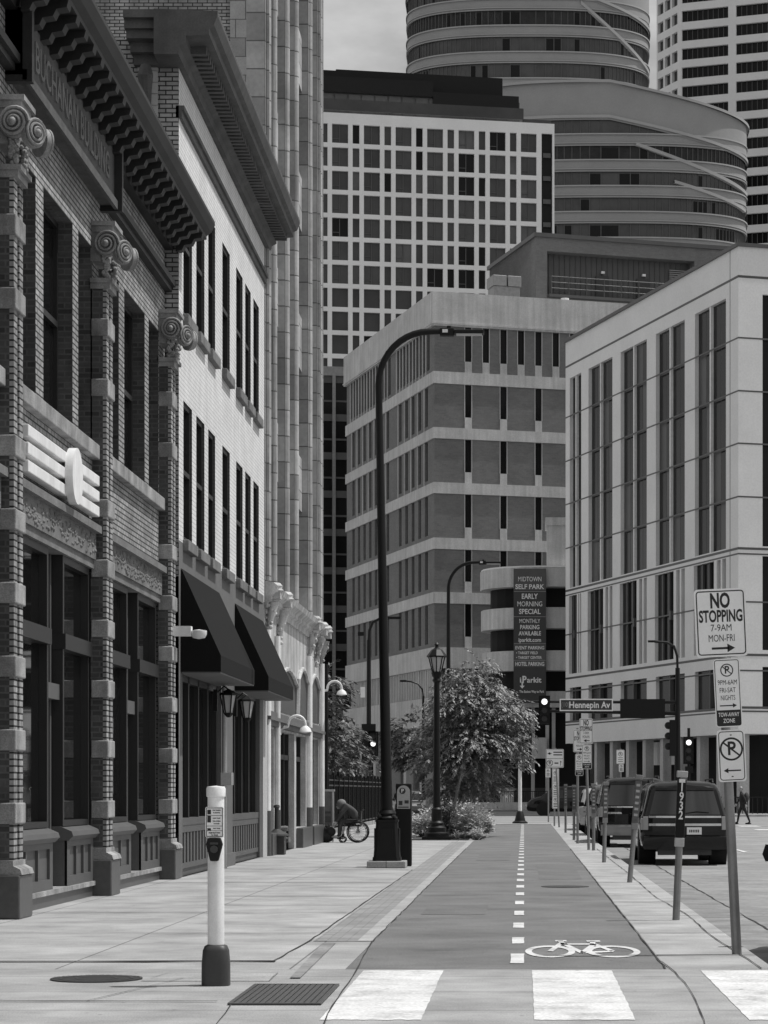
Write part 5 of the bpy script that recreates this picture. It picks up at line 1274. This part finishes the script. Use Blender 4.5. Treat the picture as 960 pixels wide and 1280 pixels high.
    q.quad((-x0_, RG[b][10][1], RG[b][10][2]+.022), (x0_, RG[b][10][1], RG[b][10][2]+.022), (x1_, RG[a][10][1], RG[a][10][2]+.022), (-x1_, RG[a][10][1], RG[a][10][2]+.022)); q.build('windscreen', M_glass, o, world=False)
    r0 = RG[0]
    def rear_y(z):
        for (x0_, y0_, z0_), (x1_, y1_, z1_) in zip(r0[:-1], r0[1:]):
            if z0_ <= z <= z1_ and z1_ > z0_: return y0_+(y1_-y0_)*(z-z0_)/(z1_-z0_)
        return r0[-1][1]
    def rq(mb, x0, x1, z0, z1, d=.006, x0t=None, x1t=None, mi=0):
        x0t = x0 if x0t is None else x0t; x1t = x1 if x1t is None else x1t
        ya, yb = rear_y(z0)-d, rear_y(z1)-d; nc = 10
        A = [(x0+(x1-x0)*i/nc, z0) for i in range(nc+1)]; B = [(x0t+(x1t-x0t)*i/nc, z1) for i in range(nc+1)]
        fy = lambda x, y: y+bow(x, hw*.93)
        F0 = [(x, fy(x, ya), z) for x, z in A]; F1 = [(x, fy(x, yb), z) for x, z in B]; m_ = nc+1
        G0 = [(x, y+.05, z) for x, y, z in F0]; G1 = [(x, y+.05, z) for x, y, z in F1]
        ff = []
        for i in range(nc): ff += [(i, i+1, m_+i+1, m_+i), (i, 2*m_+i, 2*m_+i+1, i+1), (m_+i, m_+i+1, 3*m_+i+1, 3*m_+i)]
        ff += [(0, m_, 3*m_, 2*m_), (nc, 2*m_+nc, 3*m_+nc, m_+nc)]
        mb.add(F0+F1+G0+G1, ff, None, mi)
    if kind == 'van':
        q = MB(); rq(q, -hw*.80, hw*.80, belt+.02, H-.20, .008, -hw*.66, hw*.66); q.build('rear_window', M_glassr, o, world=False, smooth=40)
        q = MB(); rq(q, -hw*.66, hw*.66, H-.19, H-.14, .03, -hw*.64, hw*.64); q.build('spoiler', paint, o, world=False)
        q = MB(); rq(q, -hw*.82, hw*.82, belt-.045, belt-.005, .012); rq(q, -hw*.82, hw*.82, belt-.215, belt-.165, .016); q.build('chrome_trim', M_chrome, o, world=False)
        for sgn in (1, -1):
            q = MB(); xs_ = sorted((sgn*hw*.83, sgn*hw*.945)); rq(q, xs_[0], xs_[1], belt-.30, belt-.02, .014); q.box(*sorted((sgn*(hw*.93), sgn*(hw*.993))), .02, .16, belt-.30, belt-.05); q.build('tail_light', M_lamp, o, world=False, bevel=.01)
        q = MB(); q.add([(x, -.02+bow(x, hw*.93)-(.05 if z in (.42, .6) else 0), z) for z in (.34, .42, .6, .64) for x in [hw*.93*(-1+2*i/12) for i in range(13)]], [(r_*13+i, r_*13+i+1, r_*13+14+i, r_*13+13+i) for r_ in range(3) for i in range(12)]); q.box(-hw*.9, hw*.9, -.0, .1, .34, .64); bo_ = q.build('bumper', bump or paint, o, world=False, smooth=40)
        q = MB(); rq(q, -hw*.55, hw*.55, .56, .60, .055); q.build('bumper_trim', M_chrome, bo_, world=False)
        q = MB(); q.box(-hw*.6, hw*.6, .0, .3, .22, .34); q.cyl((hw*.4, -.02, .26), (hw*.4, .3, .26), .035, n=10); q.build('valance', M_signg, o, world=False)
        q = MB()
        for sgn in (1, -1):
            x = sgn*hw*.68; q.tube([(x, .6, H-.03), (x, .7, H+.045), (x, 2.6, H+.05), (x, 2.75, H-.02)], .018, 6)
        q.build('roof_rail', M_chrome if light else M_black, o, world=False, smooth=40)
        q = MB(); q.tube([(0, rear_y(belt+.05)-.02-BOW, belt+.05), (.25, rear_y(belt+.09)-.025-BOW, belt+.09), (.5, rear_y(belt+.06)-.025-BOW*.7, belt+.07)], .010, 5); q.build('wiper', M_black, o, world=False)
    else:
        q = MB(); q.quad((-hw*.62, .80, belt+.075), (hw*.62, .80, belt+.075), (hw*.58, 1.40, H-.07), (-hw*.58, 1.40, H-.07)); q.build('rear_window', M_glass, o, world=False)
        for sgn in (1, -1):
            q = MB(); xs_ = sorted((sgn*hw*.5, sgn*hw*.8)); rq(q, xs_[0], xs_[1], belt-.26, belt-.13, .012); q.build('tail_light', M_lamp, o, world=False)
        q = MB(); q.box(-hw*.84, hw*.84, -.08, .1, .34, .58); q.build('bumper', paint, o, world=False, bevel=.04)
    q = MB(); pz = belt-.32; q.box(-.155+.19, .155+.19, rear_y(pz)-.03-BOW, rear_y(pz), pz-.075, pz+.075); lp = q.build('number_plate', M_signw, o, world=False)
    if plate_txt:
        t = MB()
        for i in range(6): t.box(.085+.036*i, .107+.036*i, rear_y(pz)-.033-BOW, rear_y(pz)-.030-BOW, pz-.03, pz+.025)
        t.build('number', M_ink, lp, world=False, uv=False)
    for sgn in (1, -1):
        q = MB(); q.cyl((sgn*hw*.8, L-.06, hood-.46 if kind == 'van' else belt-.42), (sgn*hw*.6, L+.005, hood-.46 if kind == 'van' else belt-.42), .09, n=10); q.build('headlight', M_frost, o, world=False)
        ym = 3.35 if kind == 'van' else 2.95
        q = MB(); q.add([(sgn*(hw+x_), ym+y_, belt+.06+z_) for y_, kx in ((-.07, 1), (.03, .92), (.09, .6)) for x_, z_ in ((.05, -.05*kx), (.22*kx+.03, -.07*kx), (.26*kx+.02, .0), (.22*kx+.03, .09*kx), (.06, .07*kx))], [(i+5*k_, (i+1) % 5+5*k_, (i+1) % 5+5*k_+5, i+5*k_+5) for k_ in range(2) for i in range(5)]+[(4,3,2,1,0), (10,11,12,13,14)]); q.box(*sorted((sgn*(hw*.95), sgn*(hw+.06))), ym-.03, ym+.03, belt, belt+.06); q.build('wing_mirror', M_black, o, world=False, smooth=50)
        for yw in (.95, L-1.05):
            x = sgn*(hw-.13)
            MA = T(x, yw, wheel) @ Matrix.Rotation(R(90*sgn), 4, 'Y')
            q = MB(); q.lathe([(wheel*.55,-.11),(wheel*.93,-.115),(wheel,-.08),(wheel,.08),(wheel*.93,.115),(wheel*.62,.11)], 26, MA); w_ = q.build('wheel', M_tyre, o, world=False, smooth=40)
            q = MB(); q.lathe([(wheel*.62,.08),(wheel*.62,.112),(wheel*.55,.10),(wheel*.2,.09),(wheel*.15,.115),(.0,.118)], 20, MA)
            for k in range(5): q.box(-.02, .02, .06, wheel*.58, .09, .112, MA @ Matrix.Rotation(R(72*k), 4, 'Z'))
            q.build('rim', M_steel, w_, world=False)
            q = MB().cyl((sgn*(hw-.35), yw, wheel+.02), (sgn*(hw+.004), yw, wheel+.02), wheel+.06, n=28); q.build('wheel_arch', M_dark, o, world=False, smooth=40)
    o.location = loc; o.rotation_euler = (0, 0, rotz)
    return o
RZ = -.13
GC = 'cars parked along the kerb'
vehicle('black minivan with chrome trim parked beside the numbered post', (3.38, 50.8, RZ), 0, M_car, 5.1, 1.86, 1.77, 1.05, group=GC)
vehicle('tall black van parked ahead of the minivan, dented pale bumper', (3.05, 66.5, RZ), 0, M_car, 5.3, 2.02, 1.93, 1.15, hood=1.1, rake=.16, group=GC, wheel=.38, zb=.36, plate_txt=False, bump=M_steel)
vehicle('dark grey car with bright tail end parked third from the minivan', (2.98, 77.5, RZ), 0, M_carg, 4.8, 1.84, 1.78, 1.05, rake=.3, group=GC, plate_txt=False, light=True)
vehicle('silver car farthest along the kerb, mostly hidden by the sign posts', (2.9, 87.5, RZ), 0, M_cars, 4.7, 1.82, 1.66, 1.0, rake=.35, group=GC, plate_txt=False)
vehicle('dark car cut off by the frame so that only its black wing mirror shows', (3.42, 19.55, RZ), 0, M_car, 4.75, 1.86, 1.47, .93, kind='saloon', plate_txt=False)
vehicle('black off-roader crossing the avenue sideways behind the sign posts', (Xp(757, 150), 150.5, RZ), R(90), M_car, 4.9, 1.95, 1.82, 1.1, hood=1.08, group='cars on the avenue', wheel=.39, plate_txt=False, name='passing_car')
vehicle('small dark car on the avenue seen past the pay station', (Xp(514, 149), 149, RZ), R(8), M_carg, 4.5, 1.8, 1.55, .98, group='cars on the avenue', plate_txt=False, name='passing_car')

# ------------------------------------------------------------------ plants
def leafy(mb, rnd, c, out, n, L, size, droop, spread=.5):
    # one spray: a drooping twig with paired leaf faces
    d = Vector(out).normalized(); p = Vector(c); step = L/n
    for i in range(n):
        d = (d + Vector((rnd.uniform(-.12, .12), rnd.uniform(-.12, .12), -droop/n + rnd.uniform(-.05, .05)))).normalized(); p = p + d*step
        s = d.cross(Vector((0, 0, 1)));  s = s.normalized() if s.length > .05 else Vector((1, 0, 0))
        for sg in (1, -1):
            ld = (s*sg*spread + d*.7 + Vector((rnd.uniform(-.4, .4), rnd.uniform(-.4, .4), rnd.uniform(-.55, .15)))).normalized()
            w = ld.cross(Vector((rnd.uniform(-.4, .4), rnd.uniform(-.4, .4), 1))).normalized()
            l = size*rnd.uniform(.6, 1.4); a = p; b = p+ld*l*.45+w*l*.19; c2 = p+ld*l; e = p+ld*l*.45-w*l*.19
            mb.quad(a, b, c2, e)
def tree(label, x, y, blobs, trunk, nsp, leaf, size, L=.55, droop=1.0, seed=1, group=None, tr=.06, bend=(0, 0), nl=7, name='tree'):
    rnd = random.Random(seed)
    o = root(name, label, 'tree', (x, y, 0), 0, group)
    q = MB(); top = Vector((x+bend[0], y+bend[1], trunk)); q.tube([(x, y, -.05), (x+bend[0]*.3, y, trunk*.35), (x+bend[0]*.7, y+bend[1]*.5, trunk*.7), tuple(top)], [tr*1.25, tr, tr*.85, tr*.6], 9)
    for bx, by, bz, rx, ry, rz_ in blobs:
        st_ = Vector((x+bend[0]*.7, y+bend[1]*.5, trunk*.7)); e = Vector((bx, by, bz)); m_ = (st_+e)/2+Vector((0, 0, .15)); q.tube([tuple(st_), tuple(m_), tuple(e)], [tr*.5, tr*.32, tr*.12], 6)
    q.build('trunk', M_bark, o, smooth=50)
    mb = MB(); wts = [b[3]*b[4]*b[5] for b in blobs]; tot = sum(wts)
    for b, w in zip(blobs, wts):
        for _ in range(max(6, int(nsp*w/tot))):
            while True:
                u = Vector((rnd.uniform(-1, 1), rnd.uniform(-1, 1), rnd.uniform(-1, 1)))
                if .25 < u.length < 1: break
            u = u.normalized()*(u.length**.45)
            p = (b[0]+u.x*b[3], b[1]+u.y*b[4], b[2]+u.z*b[5])
            leafy(mb, rnd, p, (u.x*1.2+rnd.uniform(-.3, .3), u.y*1.2+rnd.uniform(-.3, .3), .35+rnd.uniform(-.2, .3)), nl, L*rnd.uniform(.6, 1.2), size, droop)
    mb.build('crown', leaf, o, uv=False)
    return o
yt = 76.0
def bl(px, py, rx, rz_, dy=0, ry=None): return (Xp(px, yt+dy), yt+dy, Zp(py, yt+dy), rx, ry or rx, rz_)
tree('full leafy street tree with drooping sprays rising from the planted bed', Xp(561, 74.5), 74.5,
     [bl(585, 856, .42, .40), bl(572, 878, .55, .42, -.3), bl(600, 868, .55, .40), bl(597, 838, .26, .26), bl(618, 893, .75, .42), bl(637, 912, .38, .26, .2), bl(644, 928, .26, .14), bl(580, 905, .75, .42, .3), bl(548, 922, .44, .24), bl(528, 934, .26, .12),
      bl(592, 930, .85, .42, -.4), bl(625, 936, .55, .26, .3), bl(565, 950, .62, .30), bl(540, 955, .42, .18, -.4), bl(595, 966, .62, .34), bl(582, 990, .5, .26), bl(562, 985, .5, .28), bl(604, 985, .42, .22), bl(580, 952, .6, .45, -.6), bl(632, 955, .28, .22, .3), bl(640, 945, .3, .12)],
     2.6, 2900, M_leaf, .125, L=.66, droop=1.15, nl=9, seed=11, bend=(.5, .2), tr=.05)
rnd = random.Random(5)
GT = 'trees behind the iron fence'
yt = 84.0
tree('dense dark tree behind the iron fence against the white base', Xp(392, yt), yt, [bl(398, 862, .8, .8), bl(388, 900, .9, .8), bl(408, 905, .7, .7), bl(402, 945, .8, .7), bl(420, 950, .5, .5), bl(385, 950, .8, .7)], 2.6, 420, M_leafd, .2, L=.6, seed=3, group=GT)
yt = 98.0
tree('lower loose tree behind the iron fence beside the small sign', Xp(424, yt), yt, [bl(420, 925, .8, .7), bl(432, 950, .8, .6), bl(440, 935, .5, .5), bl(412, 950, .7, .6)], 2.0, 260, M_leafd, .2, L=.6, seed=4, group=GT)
yt = 160.0
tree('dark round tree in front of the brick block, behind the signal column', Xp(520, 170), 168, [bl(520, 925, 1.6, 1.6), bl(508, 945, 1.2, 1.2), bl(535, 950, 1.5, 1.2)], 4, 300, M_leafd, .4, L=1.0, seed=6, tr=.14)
def shrub(label, x, y, rx, ry, h, n, leaf, size, seed, group='shrubs in the planted bed', name='shrub', cat='shrub'):
    rnd = random.Random(seed); o = root(name, label, cat, (x, y, 0), 0, group); mb = MB(); q = MB()
    for i in range(int(n*1.5)):
        a = rnd.uniform(0, 2*math.pi); r_ = math.sqrt(rnd.random()); bx, by = x+rx*.75*r_*math.cos(a), y+ry*.75*r_*math.sin(a)
        hh = h*(1-.55*r_*r_)*rnd.uniform(.55, 1.0); out = (math.cos(a)*r_*.8, math.sin(a)*r_*.8, 1.0)
        if i % 6 == 0: q.tube([(x+(bx-x)*.4, y+(by-y)*.4, 0), (bx, by, hh*.5), (bx+out[0]*.2, by+out[1]*.2, hh)], [.010, .008, .004], 4)
        leafy(mb, rnd, (bx, by, hh*rnd.uniform(.1, .8)), out, 6, hh*.55+.05, size, .8, .7)
    mb.build('foliage', leaf, o, uv=False); q.build('stems', M_bark, o, uv=False)
bed = MB().box(-3.3, -1.62, 70.2, 82, -.05, .025); structure(bed, 'planting_bed', M_soil)
for lab, px, y, rx, h, n, lf, s_ in (('large pale bushy shrub between the lantern post and the bike lane', 590, 74.5, .62, .98, 420, M_leafl, .10), ('rounded shrub on the pavement side of the lantern post', 532, 74.0, .42, .80, 240, M_leafl, .095),
                             ('shrub behind the lantern post foot', 556, 76.5, .6, 1.05, 320, M_leaf, .10), ('taller shrub at the back of the planted bed', 572, 79.0, .7, 1.1, 320, M_leafl, .11)):
    shrub(lab, Xp(px, y), y, rx, rx, h, n, lf, s_, int(px))
shrub('low pale ground plant at the front corner of the bed', Xp(596, 70.9), 70.9, .30, .25, .30, 150, M_leafl, .06, 9, group='ground plants in the planted bed', name='ground_plant', cat='plant')
shrub('low dark tuft at the foot of the lantern post', Xp(574, 70.9), 70.9, .34, .22, .22, 110, M_leaf, .055, 10, group='ground plants in the planted bed', name='ground_plant', cat='plant')
# ------------------------------------------------------------------ iron fence, notice board, bins
o = root('iron_fence', 'black iron railing fence with two top rails beyond the terracotta tower', 'fence', (-6.5, 88, 0))
q = MB(); q.box(-6.56, -6.44, 68.3, 110, 0, .16); q.build('kerb_wall', M_stone, o)
q = MB()
for z in (.25, 1.62, 1.80): q.box(-6.52, -6.48, 68.3, 110, z-.025, z+.025)
q.build('rail', M_signg, o)
for i in range(19):
    y = 68.5+i*2.3; q = MB(); q.box(-6.55, -6.45, y-.05, y+.05, 0, 2.02); q.ball((-6.5, y, 2.05), .06, 8, 6); q.build('post', M_black, o)
q = MB()
for i in range(290):
    y = 68.5+i*.142; q.box(-6.511, -6.489, y-.011, y+.011, .16, 1.97)
tag(q.build('bar', M_black, o), kind='stuff')
xq, yq = Xp(407, 68.2), 68.2
o = root('notice_board', 'pale framed notice board on posts by the wheelchair user', 'notice board', (xq, yq, 0))
q = MB(); q.box(xq-.22, xq+.20, yq, yq+.06, .45, 1.42); q.build('panel', M_stoned, o); q = MB(); q.box(xq-.25, xq-.20, yq-.03, yq+.08, 0, 1.45); q.box(xq+.18, xq+.23, yq-.03, yq+.08, 0, 1.45); q.box(xq-.28, xq+.26, yq-.04, yq+.09, 1.42, 1.48); q.build('frame', M_pale, o)
q = MB(); q.box(xq-.17, xq+.15, yq-.02, yq-.001, .55, .72); q.box(xq-.17, xq+.15, yq-.02, yq-.001, .8, .86); q.build('sheet', M_gmet, o)
xq, yq = Xp(346, 54.6), 54.6
o = root('ash_receptacle', 'dark square ash bin with sloping lid against the white base', 'bin', (xq, yq, 0))
q = MB(); q.box(xq-.19, xq+.19, yq-.19, yq+.19, 0, .42); q.build('box', M_signg, o, bevel=.015); q = MB(); q.lathe([(.28,.42),(.27,.46),(.12,.54),(.055,.58),(.05,1.05),(.075,1.07),(.06,1.12),(.0,1.13)], 12, T(xq, yq, 0)); q.build('lid', M_signg, o, smooth=40)
xq, yq = Xp(355, 57.2), 57.2
o = root('standpipe', 'small grey twin standpipe fitting beside the ash bin', 'standpipe', (xq, yq, 0))
q = MB(); q.cyl((xq, yq, 0), (xq, yq, .62), .05, n=10); q.cyl((xq-.1, yq-.05, .55), (xq+.1, yq-.05, .55), .06, n=10); q.cyl((xq, yq, .28), (xq+.14, yq-.06, .28), .06, n=10); q.build('pipe', M_steel, o, smooth=40)
xq, yq = Xp(431, 112), 112.0
o = sign_post(xq, yq, Zp(908, yq), 0, 'pale blank square sign above the iron fence', group=None)
q = MB(); q.box(xq-.26, xq+.26, yq-.04, yq-.01, Zp(934, yq), Zp(919, yq)); q.build('sign_plate', M_signw, o); q = MB(); q.box(xq-.3, xq+.3, yq-.1, yq+.1, Zp(910, yq), Zp(906, yq)); q.ball((xq, yq, Zp(905, yq)), .2, 8, 6); q.build('lamp_cap', M_pale, o)
yq = 78; xq = Xp(408, yq)
o = root('utility_pole', 'thin black pole behind the dark tree by the fence', 'pole', (xq, yq, 0)); MB().cyl((xq, yq, 0), (xq, yq, Zp(830, yq)), .06, n=8).build('pole', M_black, o)
# ------------------------------------------------------------------ people
def skin_body(name, parent, joints, edges, mat_, sub=2):
    me = bpy.data.meshes.new(name); keys = list(joints); ix = {k: i for i, k in enumerate(keys)}
    inv = MATS[parent.name].inverted()
    me.from_pydata([tuple(inv @ Vector(joints[k][:3])) for k in keys], [(ix[a], ix[b]) for a, b in edges], [])
    o = bpy.data.objects.new(name, me); col.objects.link(o); o.parent = parent; MATS[o.name] = MATS[parent.name]
    md = o.modifiers.new('skin', 'SKIN'); md.use_smooth_shade = True
    for i, k in enumerate(keys):
        r_ = joints[k][3]; r_ = r_ if isinstance(r_, tuple) else (r_, r_); me.skin_vertices[0].data[i].radius = r_; me.skin_vertices[0].data[i].use_root = (i == 0)
    s = o.modifiers.new('sub', 'SUBSURF'); s.levels = sub; s.render_levels = sub
    me.materials.append(mat_); return o
def head_mesh(parent, c, r, face, hat=None):
    # a head facing the unit direction `face`, with brow, nose, chin, ears and hair
    fx = Vector(face).normalized(); up = Vector((0, 0, 1)); sx_ = up.cross(fx).normalized(); C = Vector(c); M = Matrix((( sx_.x, -fx.x, up.x, C.x), (sx_.y, -fx.y, up.y, C.y), (sx_.z, -fx.z, up.z, C.z), (0,0,0,1)))
    q = MB(); q.ball((0,0,0), r, 16, 12, (.78, .95, 1.12)); q.ball((0,-r*.25,-r*.55), r*.62, 12, 8, (.85, .95, .8)); q.ball((0,-r*.98,-r*.12), r*.17, 8, 6, (.8,1,1.5)); q.ball((0,-r*.85,-r*.62), r*.2, 8, 6, (1.4,.5,.4))
    for s in (1,-1): q.ball((s*r*.78,.05*r,-r*.05), r*.22, 8, 6, (.4,.8,1.2))
    h = MB().add([tuple(M @ Vector(p)) for p in q.v], q.f).build('head', M_skin, parent, smooth=80)
    q = MB()
    for s in (1,-1): q.ball((s*r*.3,-r*.84,r*.08), r*.10, 8, 6)
    MB().add([tuple(M @ Vector(p)) for p in q.v], q.f).build('eyes', M_ink, h)
    q = MB(); q.ball((0,r*.12,r*.22), r*1.02, 16, 10, (.82,.95,1.0)); MB().add([tuple(M @ Vector(p)) for p in q.v], q.f).build('hair', hat or M_steel, h, smooth=80)
    return h
def hand(parent, c, d, L=.18, m=None):
    d = Vector(d).normalized(); s = d.orthogonal().normalized(); C = Vector(c); n = d.cross(s); q = MB()
    q.tube([C, C+d*L*.25, C+d*L*.5], [.028, .042, .036], 8)
    for k in range(4):
        b = C+d*L*.48+s*(-.033+.022*k); l = L*(.42, .5, .47, .36)[k]; q.tube([b, b+d*l*.5+n*.008, b+d*l*.8+n*.03], [.010, .009, .007], 6)
    b = C+d*L*.15+s*.035; q.tube([b, b+d*.04+s*.03, b+d*.08+s*.035], [.012, .011, .008], 6)
    q.build('hand', M_skin, parent, smooth=60)
xq, yq = Xp(928, 112.5), 112.5; gz = -.124
o = root('person', 'person in dark clothes with a backpack striding across the avenue', 'person', (xq, yq, gz))
J = lambda x, y, z, r_: (xq+x, yq+y, gz+z, r_)
body = {'pelvis': J(0,0,.90,(.15,.12)), 'waist': J(0,0,1.05,(.15,.12)), 'chest': J(-.03,0,1.28,(.18,.13)), 'neck': J(-.05,0,1.47,.06), 'nk2': J(-.07,0,1.53,.055),
        'hl': J(.02,-.08,.86,.10), 'kl': J(.20,-.08,.47,.065), 'al': J(.34,-.08,.10,.045), 'tl': J(.24,-.08,.04,.04), 'hr': J(-.02,.08,.86,.10), 'kr': J(-.16,.08,.48,.065), 'ar': J(-.22,.08,.09,.045), 'tr': J(-.36,.08,.045,.04),
        'sl': J(-.03,-.2,1.40,.07), 'el': J(.10,-.25,1.13,.05), 'wl': J(.16,-.24,.90,.035), 'sr': J(-.03,.2,1.40,.07), 'er': J(-.12,.25,1.13,.05), 'wr': J(-.27,.24,.95,.035)}
ED = [('pelvis','waist'),('waist','chest'),('chest','neck'),('neck','nk2'),('pelvis','hl'),('hl','kl'),('kl','al'),('al','tl'),('pelvis','hr'),('hr','kr'),('kr','ar'),('ar','tr'),('chest','sl'),('sl','el'),('el','wl'),('chest','sr'),('sr','er'),('er','wr')]
skin_body('body', o, body, ED, M_cloth)
head_mesh(o, (xq-.085, yq, gz+1.63), .105, (-1, -.25, 0)); hand(o, (xq+.16, yq-.24, gz+.90), (.15,0,-1)); hand(o, (xq-.27, yq+.24, gz+.95), (-.3,0,-1))
q = MB(); q.ball((xq+.19, yq, gz+1.26), .2, 12, 8, (.65,.85,1.15)); q.build('backpack', M_cloth2, o, smooth=80)
q = MB(); q.ball((xq+.26, yq-.08, gz+.035), .1, 10, 6, (1.5,.5,.45)); q.ball((xq-.31, yq+.08, gz+.04), .1, 10, 6, (1.5,.5,.45)); q.build('shoes', M_black, o, smooth=60)
# wheelchair and its user, facing the facade
yq = 67.2; xq = Xp(443, yq)
o = root('wheelchair', 'black wheelchair with spoked wheels by the iron fence', 'wheelchair', (xq, yq, 0))
for s in (-.28, .28):
    q = MB(); cx, cz = xq+.10, .30
    q.tube([(cx+.285*math.cos(a), yq+s, cz+.285*math.sin(a)) for a in [2*math.pi*i/30 for i in range(31)]], .018, 7); q.tube([(cx+.25*math.cos(a), yq+s*1.14, cz+.25*math.sin(a)) for a in [2*math.pi*i/30 for i in range(31)]], .009, 5); w_ = q.build('wheel', M_black, o, smooth=60)
    q = MB(); q.cyl((cx, yq+s*.95, cz), (cx, yq+s*1.1, cz), .04, n=10)
    for i in range(16): a = 2*math.pi*i/16; q.cyl((cx, yq+s, cz), (cx+.28*math.cos(a), yq+s, cz+.28*math.sin(a)), .0045, n=4)
    q.build('spokes', M_steel, w_)
    q = MB(); q.tube([(xq-.32+.085*math.cos(a), yq+s*.85, .09+.075*math.sin(a)) for a in [2*math.pi*i/18 for i in range(19)]], .016, 6); q.cyl((xq-.32, yq+s*.85, .09), (xq-.30, yq+s*.85, .24), .012, n=6); q.build('caster', M_black, o, smooth=60)
    q = MB(); q.tube([(xq+.26, yq+s*.8, .92), (xq+.20, yq+s*.8, .88), (xq+.18, yq+s*.8, .46), (xq-.28, yq+s*.8, .46), (xq-.34, yq+s*.8, .14)], .014, 6); q.tube([(xq+.18, yq+s*.8, .64), (xq-.2, yq+s*.8, .64), (xq-.22, yq+s*.8, .46)], .014, 6); q.cyl((xq+.1, yq+s*.95, .3), (xq+.1, yq+s*.8, .46), .014, n=6); q.build('frame', M_signg, o, smooth=60)
    q = MB(); q.box(xq-.46, xq-.32, yq+s*.8-.07, yq+s*.8+.07, .10, .12); q.build('footrest', M_black, o)
MB().box(xq-.24, xq+.18, yq-.22, yq+.22, .46, .50).build('seat', M_cloth, o); MB().box(xq+.17, xq+.20, yq-.22, yq+.22, .52, .86).build('backrest', M_cloth, o)
o = root('person', 'person in a hooded coat bent forward in the wheelchair by the iron fence', 'person', (xq, yq, .5))
J = lambda x, y, z, r_: (xq+x, yq+y, z, r_)
body = {'pelvis': J(.03,0,.62,(.17,.14)), 'waist': J(.02,0,.80,(.17,.15)), 'chest': J(-.16,0,1.0,(.19,.16)), 'neck': J(-.29,0,1.04,.08), 'nk2': J(-.33,0,1.05,.07),
        'hl': J(-.02,-.1,.60,.10), 'kl': J(-.38,-.13,.58,.075), 'al': J(-.42,-.13,.18,.05), 'tl': J(-.50,-.13,.155,.045), 'hr': J(-.02,.1,.60,.10), 'kr': J(-.38,.13,.58,.075), 'ar': J(-.42,.13,.18,.05), 'tr': J(-.50,.13,.155,.045),
        'sl': J(-.20,-.2,1.0,.085), 'el': J(-.36,-.24,.78,.06), 'wl': J(-.50,-.18,.58,.042), 'sr': J(-.20,.2,1.0,.085), 'er': J(-.36,.24,.78,.06), 'wr': J(-.50,.18,.58,.042)}
skin_body('body', o, body, ED, M_cloth2)
head_mesh(o, (xq-.40, yq, 1.06), .105, (-1, 0, -.55), hat=M_cloth2); hand(o, (xq-.50, yq-.18, .58), (-.5,0,-1)); hand(o, (xq-.50, yq+.18, .58), (-.5,0,-1))
q = MB(); q.ball((xq-.36, yq, 1.07), .14, 12, 9, (1,.95,1)); q.build('hood', M_stoned, o, smooth=80)
q = MB(); q.ball((xq-.49, yq-.13, .16), .1, 10, 6, (1.4,.5,.45)); q.ball((xq-.49, yq+.13, .16), .1, 10, 6, (1.4,.5,.45)); q.build('shoes', M_pale, o, smooth=60)
o = root('bag', 'dark lumpy bag on the ground in front of the wheelchair', 'bag', (xq-.78, yq, 0))
rnd = random.Random(2); q = MB()
q.ball((xq-.80, yq, .17), .22, 12, 8, (1.1,.9,.8)); q.ball((xq-.66, yq-.06, .30), .15, 10, 7, (1,.9,.9)); q.ball((xq-.90, yq+.05, .32), .14, 10, 7); q.build('sack', M_cloth, o, smooth=80); q = MB(); q.tube([(xq-.9, yq, .38), (xq-.85, yq, .52), (xq-.72, yq, .52), (xq-.66, yq, .38)], .014, 6); q.build('handle', M_signg, o)
